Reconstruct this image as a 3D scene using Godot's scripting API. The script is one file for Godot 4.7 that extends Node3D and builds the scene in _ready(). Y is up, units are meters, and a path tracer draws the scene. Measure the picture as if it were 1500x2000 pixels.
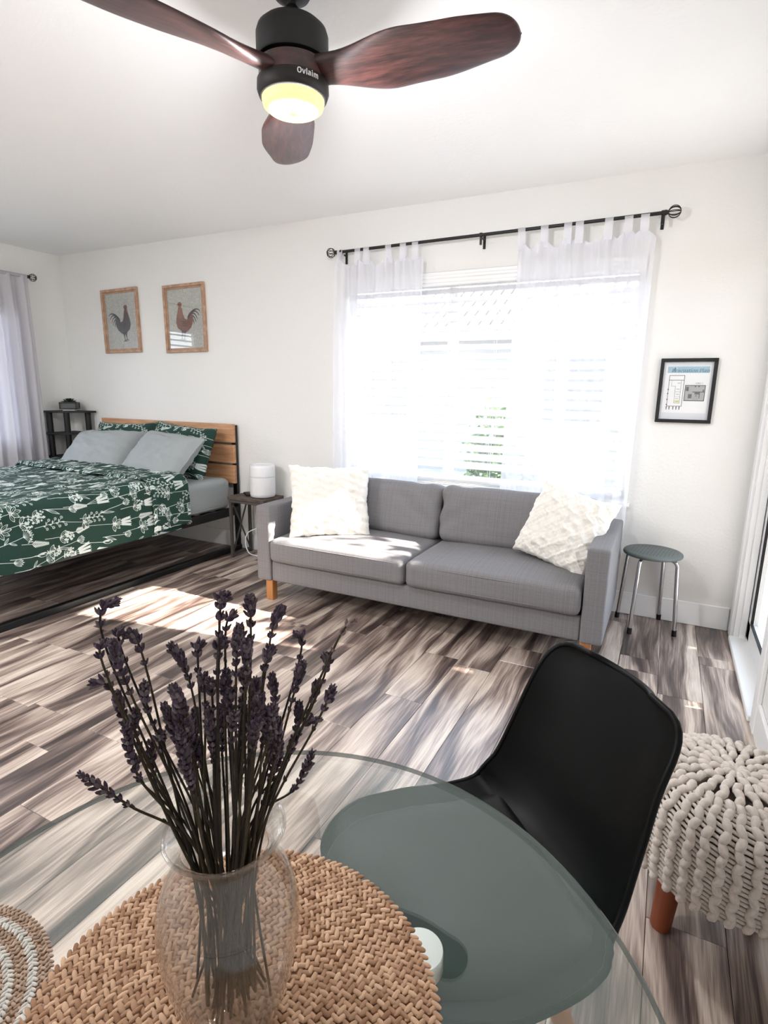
extends Node3D
# Studio room with bed, sofa, ceiling fan and a glass table. Units are metres, y up.
# The window wall is the plane z = 0, the room lies at z > 0; x grows to the right.

const XL := -5.08   # left wall
const XR := 0.433   # right wall
const ZB := 4.5     # wall behind the camera
const H := 2.44     # ceiling

var rng := RandomNumberGenerator.new()
var taken := {}
var M := {}


# ---------------------------------------------------------------- mesh builder
class MB:
	var v := PackedVector3Array()
	var n := PackedVector3Array()
	var uv := PackedVector2Array()
	var col := PackedColorArray()
	var idx := PackedInt32Array()
	var colored := false
	var tint := Color.WHITE

	func vert(p: Vector3, nr: Vector3, t := Vector2.ZERO) -> int:
		v.append(p); n.append(nr); uv.append(t); col.append(tint)
		return v.size() - 1

	func tri(a: int, b: int, c: int) -> void:
		var g := (v[c] - v[a]).cross(v[b] - v[a])
		if g.dot(n[a] + n[b] + n[c]) < 0.0:
			idx.append(a); idx.append(c); idx.append(b)
		else:
			idx.append(a); idx.append(b); idx.append(c)

	func quad(a: int, b: int, c: int, d: int) -> void:
		tri(a, b, c); tri(a, c, d)

	func face(pts: Array, uvs := []) -> void:
		var nr := Vector3.ZERO
		for i in range(pts.size()):
			nr += (pts[i] as Vector3).cross(pts[(i + 1) % pts.size()])
		nr = nr.normalized()
		var first := v.size()
		for i in range(pts.size()):
			vert(pts[i], nr, uvs[i] if uvs.size() else Vector2.ZERO)
		for i in range(1, pts.size() - 1):
			tri(first, first + i, first + i + 1)

	# box with chamfered edges
	func box(c: Vector3, s: Vector3, b := 0.003, basis := Basis.IDENTITY) -> void:
		var h := s * 0.5
		b = minf(b, minf(h.x, minf(h.y, h.z)) * 0.49)
		var ax := [Vector3(1, 0, 0), Vector3(0, 1, 0), Vector3(0, 0, 1)]
		for a in range(3):
			for sg in [-1.0, 1.0]:
				var e: Vector3 = ax[a]
				var f: Vector3 = ax[(a + 1) % 3]
				var g: Vector3 = ax[(a + 2) % 3]
				var nr: Vector3 = e * sg
				var o := []
				for k in [[-1, -1], [1, -1], [1, 1], [-1, 1]]:
					var p: Vector3 = e * sg * h[a] + f * k[0] * (h[(a + 1) % 3] - b) + g * k[1] * (h[(a + 2) % 3] - b)
					o.append(vert(c + basis * p, basis * nr, Vector2((k[0] * 0.5 + 0.5) * s[(a + 1) % 3], (k[1] * 0.5 + 0.5) * s[(a + 2) % 3])))
				quad(o[0], o[1], o[2], o[3])
		if b <= 0.0:
			return
		for a in range(3):
			var e: Vector3 = ax[a]
			var f: Vector3 = ax[(a + 1) % 3]
			var g: Vector3 = ax[(a + 2) % 3]
			var i1 := (a + 1) % 3
			var i2 := (a + 2) % 3
			for s1 in [-1.0, 1.0]:
				for s2 in [-1.0, 1.0]:
					var nr: Vector3 = (f * s1 + g * s2).normalized()
					var o := []
					for k in [[-1, 0], [1, 0], [1, 1], [-1, 1]]:
						var p: Vector3 = e * k[0] * (h[a] - b) + f * s1 * (h[i1] - (b if k[1] == 1 else 0.0)) + g * s2 * (h[i2] - (0.0 if k[1] == 1 else b))
						o.append(vert(c + basis * p, basis * nr))
					quad(o[0], o[1], o[2], o[3])
		for sx in [-1.0, 1.0]:
			for sy in [-1.0, 1.0]:
				for sz in [-1.0, 1.0]:
					var nr := Vector3(sx, sy, sz).normalized()
					var p := Vector3(sx * h.x, sy * h.y, sz * h.z)
					tri(vert(c + basis * (p - Vector3(0, sy * b, sz * b)), basis * nr), vert(c + basis * (p - Vector3(sx * b, 0, sz * b)), basis * nr), vert(c + basis * (p - Vector3(sx * b, sy * b, 0)), basis * nr))

	func span(a: Vector3, b: Vector3, bev := 0.003) -> void:
		box((a + b) * 0.5, (b - a).abs(), bev)

	# tube along a path; r is a number or one radius for each point
	func tube(path: Array, r, sides := 8, cap := true) -> void:
		var m := path.size()
		if m < 2:
			return
		var t0: Vector3 = (path[1] - path[0]).normalized()
		var up := Vector3.UP if absf(t0.y) < 0.9 else Vector3.RIGHT
		var x := t0.cross(up).normalized()
		var first := v.size()
		var along := 0.0
		for i in range(m):
			var t: Vector3 = ((path[mini(i + 1, m - 1)] as Vector3) - path[maxi(i - 1, 0)]).normalized()
			x = (x - t * x.dot(t)).normalized()
			var y := t.cross(x)
			var rad: float = r if r is float else r[i]
			if i:
				along += (path[i] as Vector3).distance_to(path[i - 1])
			for k in range(sides + 1):
				var a := TAU * k / sides
				var d := x * cos(a) + y * sin(a)
				vert(path[i] + d * rad, d, Vector2(float(k) / sides, along))
		for i in range(m - 1):
			for k in range(sides):
				var q := first + i * (sides + 1) + k
				quad(q, q + 1, q + sides + 2, q + sides + 1)
		if cap:
			for e in [0, m - 1]:
				var t: Vector3 = ((path[0] - path[1]) if e == 0 else (path[m - 1] - path[m - 2])).normalized()
				var f2 := v.size()
				for k in range(sides):
					vert(v[first + e * (sides + 1) + k], t)
				for k in range(1, sides - 1):
					tri(f2, f2 + k, f2 + k + 1)

	# profile of (radius, height) turned round the y axis through o
	func lathe(prof: Array, segs := 24, o := Vector3.ZERO, sharp := 0.7) -> void:
		var m := prof.size()
		for i in range(m - 1):
			var a: Vector2 = prof[i]
			var b: Vector2 = prof[i + 1]
			var d := (b - a)
			if d.length() < 1e-6:
				continue
			var fn := Vector2(d.y, -d.x).normalized()
			var na := fn
			var nb := fn
			if i > 0:
				var d0: Vector2 = a - prof[i - 1]
				var f0 := Vector2(d0.y, -d0.x).normalized()
				if f0.dot(fn) > sharp:
					na = (f0 + fn).normalized()
			if i < m - 2:
				var d1: Vector2 = prof[i + 2] - b
				var f1 := Vector2(d1.y, -d1.x).normalized()
				if f1.dot(fn) > sharp:
					nb = (f1 + fn).normalized()
			var first := v.size()
			for k in range(segs + 1):
				var t := TAU * k / segs
				var c := cos(t)
				var s := sin(t)
				vert(o + Vector3(a.x * c, a.y, a.x * s), Vector3(na.x * c, na.y, na.x * s), Vector2(float(k) / segs, a.y))
				vert(o + Vector3(b.x * c, b.y, b.x * s), Vector3(nb.x * c, nb.y, nb.x * s), Vector2(float(k) / segs, b.y))
			for k in range(segs):
				var q := first + k * 2
				if a.x > 1e-6:
					tri(q, q + 2, q + 1)
				if b.x > 1e-6:
					tri(q + 1, q + 2, q + 3)

	# a sheet given by fn(s, t) with s, t in 0..1; out tells the side that faces outwards (Vector3.ZERO: away from the centre)
	func sheet(nu: int, nv: int, fn: Callable, out := Vector3.ZERO, scale_uv := Vector2.ONE, wrap := false) -> void:
		var first := v.size()
		for j in range(nv + 1):
			for i in range(nu + 1):
				var s := float(i) / nu
				var t := float(j) / nv
				vert(fn.call(s, t), Vector3.ZERO, Vector2(s, t) * scale_uv)
		var w := nu + 1
		var mid := Vector3.ZERO
		for k in range(first, v.size()):
			mid += v[k]
		mid /= float(v.size() - first)
		var sum := 0.0
		for j in range(nv):
			for i in range(nu):
				var a := first + j * w + i
				var g := (v[a + w + 1] - v[a]).cross(v[a + 1] - v[a + w])
				n[a] += g; n[a + 1] += g; n[a + w] += g; n[a + w + 1] += g
				sum += g.dot(out if out != Vector3.ZERO else (v[a] + v[a + w + 1]) * 0.5 - mid)
		if wrap:
			for j in range(nv + 1):
				var g := n[first + j * w] + n[first + j * w + nu]
				n[first + j * w] = g
				n[first + j * w + nu] = g
		var sg := 1.0 if sum >= 0.0 else -1.0
		for k in range(first, v.size()):
			n[k] = (n[k] * sg).normalized()
		for j in range(nv):
			for i in range(nu):
				var a := first + j * w + i
				if sg > 0.0:
					idx.append_array(PackedInt32Array([a, a + 1, a + w, a + 1, a + w + 1, a + w]))
				else:
					idx.append_array(PackedInt32Array([a, a + w, a + 1, a + 1, a + w, a + w + 1]))

	# make normals smooth across coinciding vertices, from index `first` on
	func weld(first := 0) -> void:
		var sums := {}
		for k in range(first, v.size()):
			var key := Vector3i((v[k] * 20000.0).round())
			sums[key] = sums.get(key, Vector3.ZERO) + n[k]
		for k in range(first, v.size()):
			var key := Vector3i((v[k] * 20000.0).round())
			n[k] = (sums[key] as Vector3).normalized()

	# box with round edges of radius r; bulge(p, n) may return a displaced point
	func rbox(c: Vector3, s: Vector3, r: float, seg := 8, bulge = null, basis := Basis.IDENTITY) -> void:
		var h := s * 0.5
		r = minf(r, minf(h.x, minf(h.y, h.z)))
		var inner := h - Vector3.ONE * r
		var start := v.size()
		var ax := [Vector3(1, 0, 0), Vector3(0, 1, 0), Vector3(0, 0, 1)]
		for a in range(3):
			for sg in [-1.0, 1.0]:
				var e: Vector3 = ax[a] * sg
				var f: Vector3 = ax[(a + 1) % 3]
				var g: Vector3 = ax[(a + 2) % 3]
				var hf := h[(a + 1) % 3]
				var hg := h[(a + 2) % 3]
				sheet(seg, seg, func(su: float, tv: float) -> Vector3:
					var ss := _spread(su, hf, r)
					var tt := _spread(tv, hg, r)
					var p: Vector3 = e * h[a] + f * ss + g * tt
					var q := Vector3(clampf(p.x, -inner.x, inner.x), clampf(p.y, -inner.y, inner.y), clampf(p.z, -inner.z, inner.z))
					var d := (p - q).normalized()
					p = q + d * r
					if bulge != null:
						p = bulge.call(p, d)
					return c + basis * p
				, basis * e, Vector2(hf * 2.0, hg * 2.0))
		weld(start)

	func _spread(t: float, half: float, r: float) -> float:
		# more points near the rounded rims
		var k := 2.0 * t - 1.0
		var edge := minf(1.0, 1.6 * r / half)
		var x := absf(k)
		var y := x * (1.0 - edge) / 0.6 if x < 0.6 else (1.0 - edge) + (x - 0.6) / 0.4 * edge
		return signf(k) * y * half

	# flat polygon (in x, y) given depth along z, with a chamfer
	func plate(poly: PackedVector2Array, z0: float, z1: float, b := 0.0) -> void:
		var t := Geometry2D.triangulate_polygon(poly)
		var m := poly.size()
		var area := 0.0
		for i in range(m):
			area += poly[i].cross(poly[(i + 1) % m])
		var sg := 1.0 if area > 0.0 else -1.0
		var ins := PackedVector2Array()
		for i in range(m):
			var d0 := (poly[i] - poly[(i + m - 1) % m]).normalized()
			var d1 := (poly[(i + 1) % m] - poly[i]).normalized()
			var nn := (Vector2(d0.y, -d0.x) + Vector2(d1.y, -d1.x)).normalized() * sg
			ins.append(poly[i] - nn * b)
		for side in [[z0, -1.0], [z1, 1.0]]:
			var f := v.size()
			for i in range(m):
				vert(Vector3(ins[i].x, ins[i].y, side[0]), Vector3(0, 0, side[1]), poly[i])
			for k in range(0, t.size(), 3):
				tri(f + t[k], f + t[k + 1], f + t[k + 2])
		var zb0 := z0 + b * signf(z1 - z0)
		var zb1 := z1 - b * signf(z1 - z0)
		for i in range(m):
			var j := (i + 1) % m
			var d := (poly[j] - poly[i]).normalized()
			var nr := Vector3(d.y, -d.x, 0.0) * sg
			var a0 := Vector3(poly[i].x, poly[i].y, zb0)
			var a1 := Vector3(poly[j].x, poly[j].y, zb0)
			var b0 := Vector3(poly[i].x, poly[i].y, zb1)
			var b1 := Vector3(poly[j].x, poly[j].y, zb1)
			quad(vert(a0, nr), vert(a1, nr), vert(b1, nr), vert(b0, nr))
			if b > 0.0:
				var nf := (nr + Vector3(0, 0, 1) * signf(z1 - z0)).normalized()
				quad(vert(b0, nf), vert(b1, nf), vert(Vector3(ins[j].x, ins[j].y, z1), nf), vert(Vector3(ins[i].x, ins[i].y, z1), nf))
				var nb := (nr - Vector3(0, 0, 1) * signf(z1 - z0)).normalized()
				quad(vert(a0, nb), vert(a1, nb), vert(Vector3(ins[j].x, ins[j].y, z0), nb), vert(Vector3(ins[i].x, ins[i].y, z0), nb))

	# small egg along +y, from 0 to len
	func bud(at: Vector3, dir: Vector3, ln: float, rad: float) -> void:
		var y := dir.normalized()
		var x := y.cross(Vector3(0.31, 0.2, 0.93)).normalized()
		var z := x.cross(y)
		var first := v.size()
		var rings := [[0.12, 0.55], [0.5, 1.0], [0.85, 0.6]]
		var a0 := vert(at, -y)
		for q in rings:
			for k in range(5):
				var t := TAU * k / 5.0
				var d := x * cos(t) + z * sin(t)
				vert(at + y * (ln * q[0]) + d * (rad * q[1]), d)
		var a1 := vert(at + y * ln, y)
		for k in range(5):
			var k2 := (k + 1) % 5
			tri(a0, first + 1 + k, first + 1 + k2)
			tri(a1, first + 11 + k, first + 11 + k2)
			for q in range(2):
				quad(first + 1 + q * 5 + k, first + 1 + q * 5 + k2, first + 6 + q * 5 + k2, first + 6 + q * 5 + k)

	func mesh() -> ArrayMesh:
		var arr := []
		arr.resize(Mesh.ARRAY_MAX)
		arr[Mesh.ARRAY_VERTEX] = v
		arr[Mesh.ARRAY_NORMAL] = n
		arr[Mesh.ARRAY_TEX_UV] = uv
		if colored:
			arr[Mesh.ARRAY_COLOR] = col
		arr[Mesh.ARRAY_INDEX] = idx
		var m := ArrayMesh.new()
		m.add_surface_from_arrays(Mesh.PRIMITIVE_TRIANGLES, arr)
		return m


# ---------------------------------------------------------------- nodes
func numbered(called: String) -> String:
	if not taken.has(called):
		taken[called] = 0
		return called
	taken[called] += 1
	return "%s_%03d" % [called, taken[called]]


func thing(called: String, label: String, category: String, at := Vector3.ZERO, turn := 0.0, group := "") -> Node3D:
	var o := Node3D.new()
	o.name = numbered(called)
	add_child(o)
	o.position = at
	o.rotation.y = turn
	tag(o, label, category, group)
	return o


func tag(o: Node, label: String, category: String, group := "") -> Node:
	o.set_meta("label", label)
	o.set_meta("category", category)
	if group:
		o.set_meta("group", group)
	return o


func part(called: String, b, m: Material, parent: Node, at := Vector3.ZERO, label := "") -> MeshInstance3D:
	var o := MeshInstance3D.new()
	o.name = called
	o.mesh = b.mesh() if b is MB else b
	o.material_override = m
	o.position = at
	parent.add_child(o, true)
	if label:
		o.set_meta("label", label)
	return o


func struct(called: String, b, m: Material, label: String, category: String) -> MeshInstance3D:
	var o := MeshInstance3D.new()
	o.name = called
	o.mesh = b.mesh() if b is MB else b
	o.material_override = m
	add_child(o)
	tag(o, label, category)
	o.set_meta("kind", "structure")
	return o


func copy_of(o: Node3D, label := "") -> Node3D:
	var c: Node3D = o.duplicate()
	c.name = numbered(String(o.name).rstrip("0123456789").rstrip("_"))
	add_child(c)
	if label:
		c.set_meta("label", label)
	return c


func curve(pts: Array, steps: int) -> Array:
	# smooth path through the points
	var out := []
	var m := pts.size()
	for i in range(m - 1):
		var p0: Vector3 = pts[maxi(i - 1, 0)]
		var p1: Vector3 = pts[i]
		var p2: Vector3 = pts[i + 1]
		var p3: Vector3 = pts[mini(i + 2, m - 1)]
		for k in range(steps):
			out.append(p1.cubic_interpolate(p2, p0, p3, float(k) / steps))
	out.append(pts[m - 1])
	return out


func round_poly(w: float, h: float, r: float, seg := 5) -> PackedVector2Array:
	var p := PackedVector2Array()
	for q in [[1, 1, 0], [-1, 1, 1], [-1, -1, 2], [1, -1, 3]]:
		for k in range(seg + 1):
			var a: float = PI / 2 * (q[2] + float(k) / seg)
			p.append(Vector2(q[0] * (w / 2 - r) + cos(a) * r, q[1] * (h / 2 - r) + sin(a) * r))
	return p


# ---------------------------------------------------------------- materials
func mat(called: String, c: Color, rough := 0.7, metal := 0.0) -> StandardMaterial3D:
	var m := StandardMaterial3D.new()
	m.resource_name = called
	m.albedo_color = c
	m.roughness = rough
	m.metallic = metal
	M[called] = m
	return m


func noise_tex(freq: float, size := 256, ramp := [], octaves := 4, seed_ := 1, normal := false, strength := 4.0) -> NoiseTexture2D:
	var f := FastNoiseLite.new()
	f.seed = seed_
	f.frequency = freq
	f.fractal_octaves = octaves
	var t := NoiseTexture2D.new()
	t.width = size
	t.height = size
	t.seamless = true
	t.noise = f
	if ramp.size():
		var g := Gradient.new()
		var offs := PackedFloat32Array()
		var cols := PackedColorArray()
		for k in range(ramp.size()):
			offs.append(float(k) / (ramp.size() - 1))
			cols.append(ramp[k])
		g.offsets = offs
		g.colors = cols
		t.color_ramp = g
	if normal:
		t.as_normal_map = true
		t.bump_strength = strength
	return t


func triplanar(m: StandardMaterial3D, scale_: float, world := false) -> StandardMaterial3D:
	m.uv1_triplanar = true
	m.uv1_world_triplanar = world
	m.uv1_scale = Vector3.ONE * scale_
	return m


func bump(m: StandardMaterial3D, t: Texture2D, cm: float) -> StandardMaterial3D:
	m.heightmap_enabled = true
	m.heightmap_texture = t
	m.heightmap_scale = cm
	return m


func tex(im: Image) -> ImageTexture:
	return ImageTexture.create_from_image(im)


# weave of threads: warp and weft each with its own tone
func weave_image(size: int, base: Color, spread: float, seed_: int) -> Image:
	var r := RandomNumberGenerator.new()
	r.seed = seed_
	var f := FastNoiseLite.new()
	f.seed = seed_
	f.frequency = 0.035
	var im := Image.create(size, size, false, Image.FORMAT_RGB8)
	var warp := PackedFloat32Array()
	var weft := PackedFloat32Array()
	for k in range(size):
		warp.append(r.randf_range(-1, 1))
		weft.append(r.randf_range(-1, 1))
	for y in range(size):
		for x in range(size):
			var a := warp[x / 2 * 2] * (0.5 + 0.9 * f.get_noise_2d(x * 9.0, y * 0.7))
			var b := weft[y / 2 * 2] * (0.5 + 0.9 * f.get_noise_2d(x * 0.7, y * 9.0))
			var k := 1.0 + spread * (a + b) + spread * 0.5 * (1.0 if ((x / 2 + y / 2) % 2) == 0 else -1.0)
			im.set_pixel(x, y, Color(base.r * k, base.g * k, base.b * k))
	return im


func make_materials() -> void:
	var orange_peel := noise_tex(0.035, 512, [], 3, 5)
	var m := mat("wall paint", Color(0.905, 0.90, 0.885), 0.75)
	triplanar(bump(m, orange_peel, 0.06), 2.4, true)
	m = mat("ceiling paint", Color(0.965, 0.965, 0.96), 0.85)
	triplanar(bump(m, orange_peel, 0.05), 2.0, true)
	mat("white trim", Color(0.93, 0.93, 0.925), 0.4)
	mat("black metal", Color(0.025, 0.025, 0.027), 0.45)
	mat("matte black", Color(0.03, 0.03, 0.032), 0.6)
	mat("chrome", Color(0.78, 0.78, 0.8), 0.2, 1.0)
	mat("brushed steel", Color(0.8, 0.82, 0.8), 0.32, 1.0)
	mat("black rubber", Color(0.03, 0.03, 0.03), 0.8)
	mat("white plastic", Color(0.9, 0.9, 0.9), 0.45)
	# sofa cloth
	var weave := tex(weave_image(512, Color(0.47, 0.46, 0.465), 0.12, 3))
	m = mat("grey linen", Color.WHITE, 0.95)
	m.albedo_texture = weave
	triplanar(bump(m, weave, 0.04), 4.2)
	# bedding
	var fine := tex(weave_image(256, Color(0.5, 0.5, 0.5), 0.06, 9))
	m = mat("grey cotton", Color(0.60, 0.62, 0.62), 0.95)
	triplanar(bump(m, fine, 0.02), 6.0)
	m = mat("grey curtain", Color(0.78, 0.77, 0.78), 0.95)
	m.backlight_enabled = true
	m.backlight = Color(0.7, 0.68, 0.71)
	triplanar(bump(m, fine, 0.03), 5.0)
	m = mat("sheer", Color(0.95, 0.95, 0.97, 0.6), 0.9)
	m.transparency = BaseMaterial3D.TRANSPARENCY_ALPHA
	m.backlight_enabled = true
	m.backlight = Color(0.85, 0.85, 0.87)
	m = mat("sheer hem", Color(0.95, 0.95, 0.97, 0.72), 0.9)
	m.transparency = BaseMaterial3D.TRANSPARENCY_ALPHA
	m.backlight_enabled = true
	m.backlight = Color(0.85, 0.85, 0.87)
	m = mat("blind vinyl", Color(0.93, 0.93, 0.94), 0.5)
	m.backlight_enabled = true
	m.backlight = Color(0.5, 0.5, 0.52)
	# glass
	m = mat("window glass", Color(0.9, 0.95, 0.95, 0.04), 0.0)
	m.transparency = BaseMaterial3D.TRANSPARENCY_ALPHA
	m = mat("table glass", Color(0.55, 0.74, 0.68, 0.045), 0.0)
	m.transparency = BaseMaterial3D.TRANSPARENCY_ALPHA
	m = mat("table glass rim", Color(0.10, 0.16, 0.14, 0.8), 0.1)
	m.transparency = BaseMaterial3D.TRANSPARENCY_ALPHA
	m = mat("vase glass", Color(0.36, 0.285, 0.20, 0.17), 0.02)
	m.transparency = BaseMaterial3D.TRANSPARENCY_ALPHA
	m = mat("picture glass", Color(0.9, 0.92, 0.92, 0.03), 0.02)
	m.transparency = BaseMaterial3D.TRANSPARENCY_ALPHA


# ---------------------------------------------------------------- pixels: a small painter for flat prints
class Paint:
	var im: Image
	var w: int
	var h: int

	func _init(a: int, b: int, c: Color) -> void:
		w = a; h = b
		im = Image.create(a, b, false, Image.FORMAT_RGB8)
		im.fill(c)

	func dot(x: float, y: float, r: float, c: Color, wrap := false) -> void:
		for j in range(floori(y - r), ceili(y + r) + 1):
			for i in range(floori(x - r), ceili(x + r) + 1):
				var d := Vector2(i - x, j - y).length()
				if d <= r + 0.5:
					var p := i
					var q := j
					if wrap:
						p = posmod(i, w); q = posmod(j, h)
					if p >= 0 and q >= 0 and p < w and q < h:
						im.set_pixel(p, q, im.get_pixel(p, q).lerp(c, clampf(r + 0.5 - d, 0.0, 1.0)))

	func line(a: Vector2, b: Vector2, r0: float, r1: float, c: Color, wrap := false) -> void:
		var m := maxi(1, ceili(a.distance_to(b) / maxf(0.6, minf(r0, r1))))
		for k in range(m + 1):
			var t := float(k) / m
			dot(lerpf(a.x, b.x, t), lerpf(a.y, b.y, t), lerpf(r0, r1, t), c, wrap)

	func poly(pts: PackedVector2Array, c: Color) -> void:
		var lo := h
		var hi := 0
		for p in pts:
			lo = mini(lo, floori(p.y)); hi = maxi(hi, ceili(p.y))
		for y in range(maxi(lo, 0), mini(hi, h - 1) + 1):
			var xs := []
			for i in range(pts.size()):
				var a := pts[i]
				var b := pts[(i + 1) % pts.size()]
				if (a.y <= y) != (b.y <= y):
					xs.append(a.x + (y - a.y) / (b.y - a.y) * (b.x - a.x))
			xs.sort()
			for k in range(0, xs.size() - 1, 2):
				for x in range(maxi(0, ceili(xs[k])), mini(w - 1, floori(xs[k + 1])) + 1):
					im.set_pixel(x, y, c)

	func leaf(at: Vector2, dir: float, ln: float, wd: float, c: Color, wrap := false) -> void:
		var d := Vector2(cos(dir), sin(dir))
		var m := ceili(ln / maxf(0.7, wd * 0.4))
		for k in range(m + 1):
			var t := float(k) / m
			var p := at + d * ln * t
			dot(p.x, p.y, maxf(0.4, wd * sin(PI * t)), c, wrap)


# ---------------------------------------------------------------- all together
const LAMP := 2.3
const FILL_PANEL := 12.5


func _ready() -> void:
	rng.seed = 20
	var cam := Camera3D.new()
	cam.name = "camera"
	cam.position = Vector3(0, 1.28, 3.519)
	cam.rotation_degrees = Vector3(-11.991, 26.547, 0.913)
	cam.fov = rad_to_deg(2.0 * atan(1000.0 / 1096.1))
	cam.near = 0.02
	cam.far = 200.0
	add_child(cam)
	cam.current = true
	var env := Environment.new()
	env.background_mode = Environment.BG_SKY
	var sky := ProceduralSkyMaterial.new()
	sky.sky_top_color = Color(0.78, 0.86, 0.96)
	sky.sky_horizon_color = Color(0.96, 0.97, 0.98)
	sky.ground_horizon_color = Color(0.96, 0.97, 0.98)
	sky.ground_bottom_color = Color(0.6, 0.6, 0.58)
	sky.sky_energy_multiplier = 2.7
	sky.ground_energy_multiplier = 2.7
	env.sky = Sky.new()
	env.sky.sky_material = sky
	env.tonemap_mode = Environment.TONE_MAPPER_LINEAR
	env.tonemap_exposure = 0.8
	env.sdfgi_enabled = true
	env.ssao_enabled = true
	env.ssil_enabled = true
	var we := WorldEnvironment.new()
	we.name = "environment"
	we.environment = env
	add_child(we)
	var sun := DirectionalLight3D.new()
	sun.name = "sun"
	sun.light_color = Color(1.0, 0.975, 0.94)
	sun.light_energy = 26.0
	sun.light_angular_distance = 0.5
	sun.sky_mode = DirectionalLight3D.SKY_MODE_LIGHT_ONLY
	sun.shadow_enabled = true
	add_child(sun)
	sun.look_at_from_position(Vector3(5, 4, 0), Vector3(5, 4, 0) + Vector3(-1, -0.58, 0.18), Vector3.UP)
	make_materials()
	build_shell()
	build_floor()
	build_window()
	build_door()
	build_bed()
	build_sofa()
	build_curtains()
	build_fan()
	build_fill_light()
	build_table()
	build_chair()
	build_pouf()
	build_stool()
	build_corner_shelf()
	build_side_table()
	build_pictures()
	build_plan()
	build_mats()
	build_vase()
	build_lavender()
	build_outside()


# ---------------------------------------------------------------- the room
func wood_image(w: int, h: int, seed_: int) -> Image:
	# streaked grey brown laminate: v runs along the plank
	var a := FastNoiseLite.new()
	a.seed = seed_; a.frequency = 1.0; a.fractal_octaves = 3
	var b := FastNoiseLite.new()
	b.seed = seed_ + 1; b.frequency = 1.0; b.fractal_octaves = 2
	var g := FastNoiseLite.new()
	g.seed = seed_ + 2; g.frequency = 1.0; g.fractal_octaves = 2
	var ramp := Gradient.new()
	ramp.offsets = PackedFloat32Array([0.0, 0.25, 0.45, 0.62, 0.8, 1.0])
	ramp.colors = PackedColorArray([Color(0.20, 0.16, 0.148), Color(0.34, 0.282, 0.258), Color(0.49, 0.425, 0.39), Color(0.625, 0.555, 0.51), Color(0.75, 0.685, 0.63), Color(0.83, 0.775, 0.715)])
	var im := Image.create(w, h, false, Image.FORMAT_RGB8)
	for y in range(h):
		var vv := float(y) / h * 2.44
		for x in range(w):
			var uu := float(x) / w * 8.0
			var warp := 0.35 * b.get_noise_2d(uu * 0.9, vv * 1.1)
			var k := 0.5 + 0.75 * a.get_noise_2d((uu + warp) * 1.6, vv * 0.75)
			k += 0.20 * g.get_noise_2d(uu * 14.0 + warp * 6.0, vv * 2.6) + 0.15 * g.get_noise_2d(uu * 55.0 + 7.0, vv * 8.0)
			im.set_pixel(x, y, ramp.sample(clampf(k, 0.0, 1.0)))
	return im


func wall_with_hole(axis: int, face: float, thick: float, a0: float, a1: float, holes: Array) -> MB:
	# wall across `axis` (0: x, 2: z), from a0 to a1 along the other axis; holes are [from, to, bottom, top]
	var b := MB.new()
	var put := func(f0: float, f1: float, y0: float, y1: float) -> void:
		if f1 - f0 < 1e-4 or y1 - y0 < 1e-4:
			return
		if axis == 2:
			b.span(Vector3(f0, y0, face), Vector3(f1, y1, face + thick), 0.0)
		else:
			b.span(Vector3(face, y0, f0), Vector3(face + thick, y1, f1), 0.0)
	var at := a0
	for q in holes:
		put.call(at, q[0], -0.1, H + 0.1)
		put.call(q[0], q[1], -0.1, q[2])
		put.call(q[0], q[1], q[3], H + 0.1)
		at = q[1]
	put.call(at, a1, -0.1, H + 0.1)
	return b


const WIN := [-2.08, -0.19, 0.68, 2.03]     # window in the back wall: x from, x to, sill, head
const DOOR := [0.13, 1.03, 0.0, 2.11]        # glass door in the right wall: z from, z to
const WINL := [0.5, 1.75, 0.8, 1.98]        # window in the left wall


func build_shell() -> void:
	struct("wall_back", wall_with_hole(2, 0.0, -0.16, XL - 0.16, XR + 0.16, [WIN]), M["wall paint"], "white orange-peel textured wall with the wide window and framed pictures", "wall")
	struct("wall_right", wall_with_hole(0, XR, 0.16, 0.0, ZB + 0.16, [DOOR]), M["wall paint"], "white wall with the glass door beside the stool", "wall")
	struct("wall_left", wall_with_hole(0, XL, -0.16, 0.0, ZB + 0.16, [WINL]), M["wall paint"], "white wall behind the grey curtain and black corner shelf", "wall")
	struct("wall_front", wall_with_hole(2, ZB, 0.16, XL - 0.16, XR + 0.16, []), M["wall paint"], "plain white wall facing the wide window", "wall")
	var b := MB.new()
	b.span(Vector3(XL - 0.16, H, -0.16), Vector3(XR + 0.16, H + 0.12, ZB + 0.16), 0.0)
	struct("ceiling", b, M["ceiling paint"], "plain white ceiling above the wooden fan", "ceiling")
	# baseboards
	b = MB.new()
	b.span(Vector3(XL + 0.012, 0, 0.0), Vector3(XR - 0.02, 0.135, 0.014), 0.004)
	struct("baseboard_back", b, M["white trim"], "white baseboard under the window wall", "baseboard")
	b = MB.new()
	b.span(Vector3(XR - 0.014, 0, 1.12), Vector3(XR, 0.135, ZB), 0.004)
	struct("baseboard_right", b, M["white trim"], "white baseboard behind the knitted pouf", "baseboard")
	b = MB.new()
	b.span(Vector3(XL, 0, 0.0), Vector3(XL + 0.014, 0.135, ZB), 0.004)
	struct("baseboard_left", b, M["white trim"], "white baseboard along the wall with the grey curtain", "baseboard")


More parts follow.
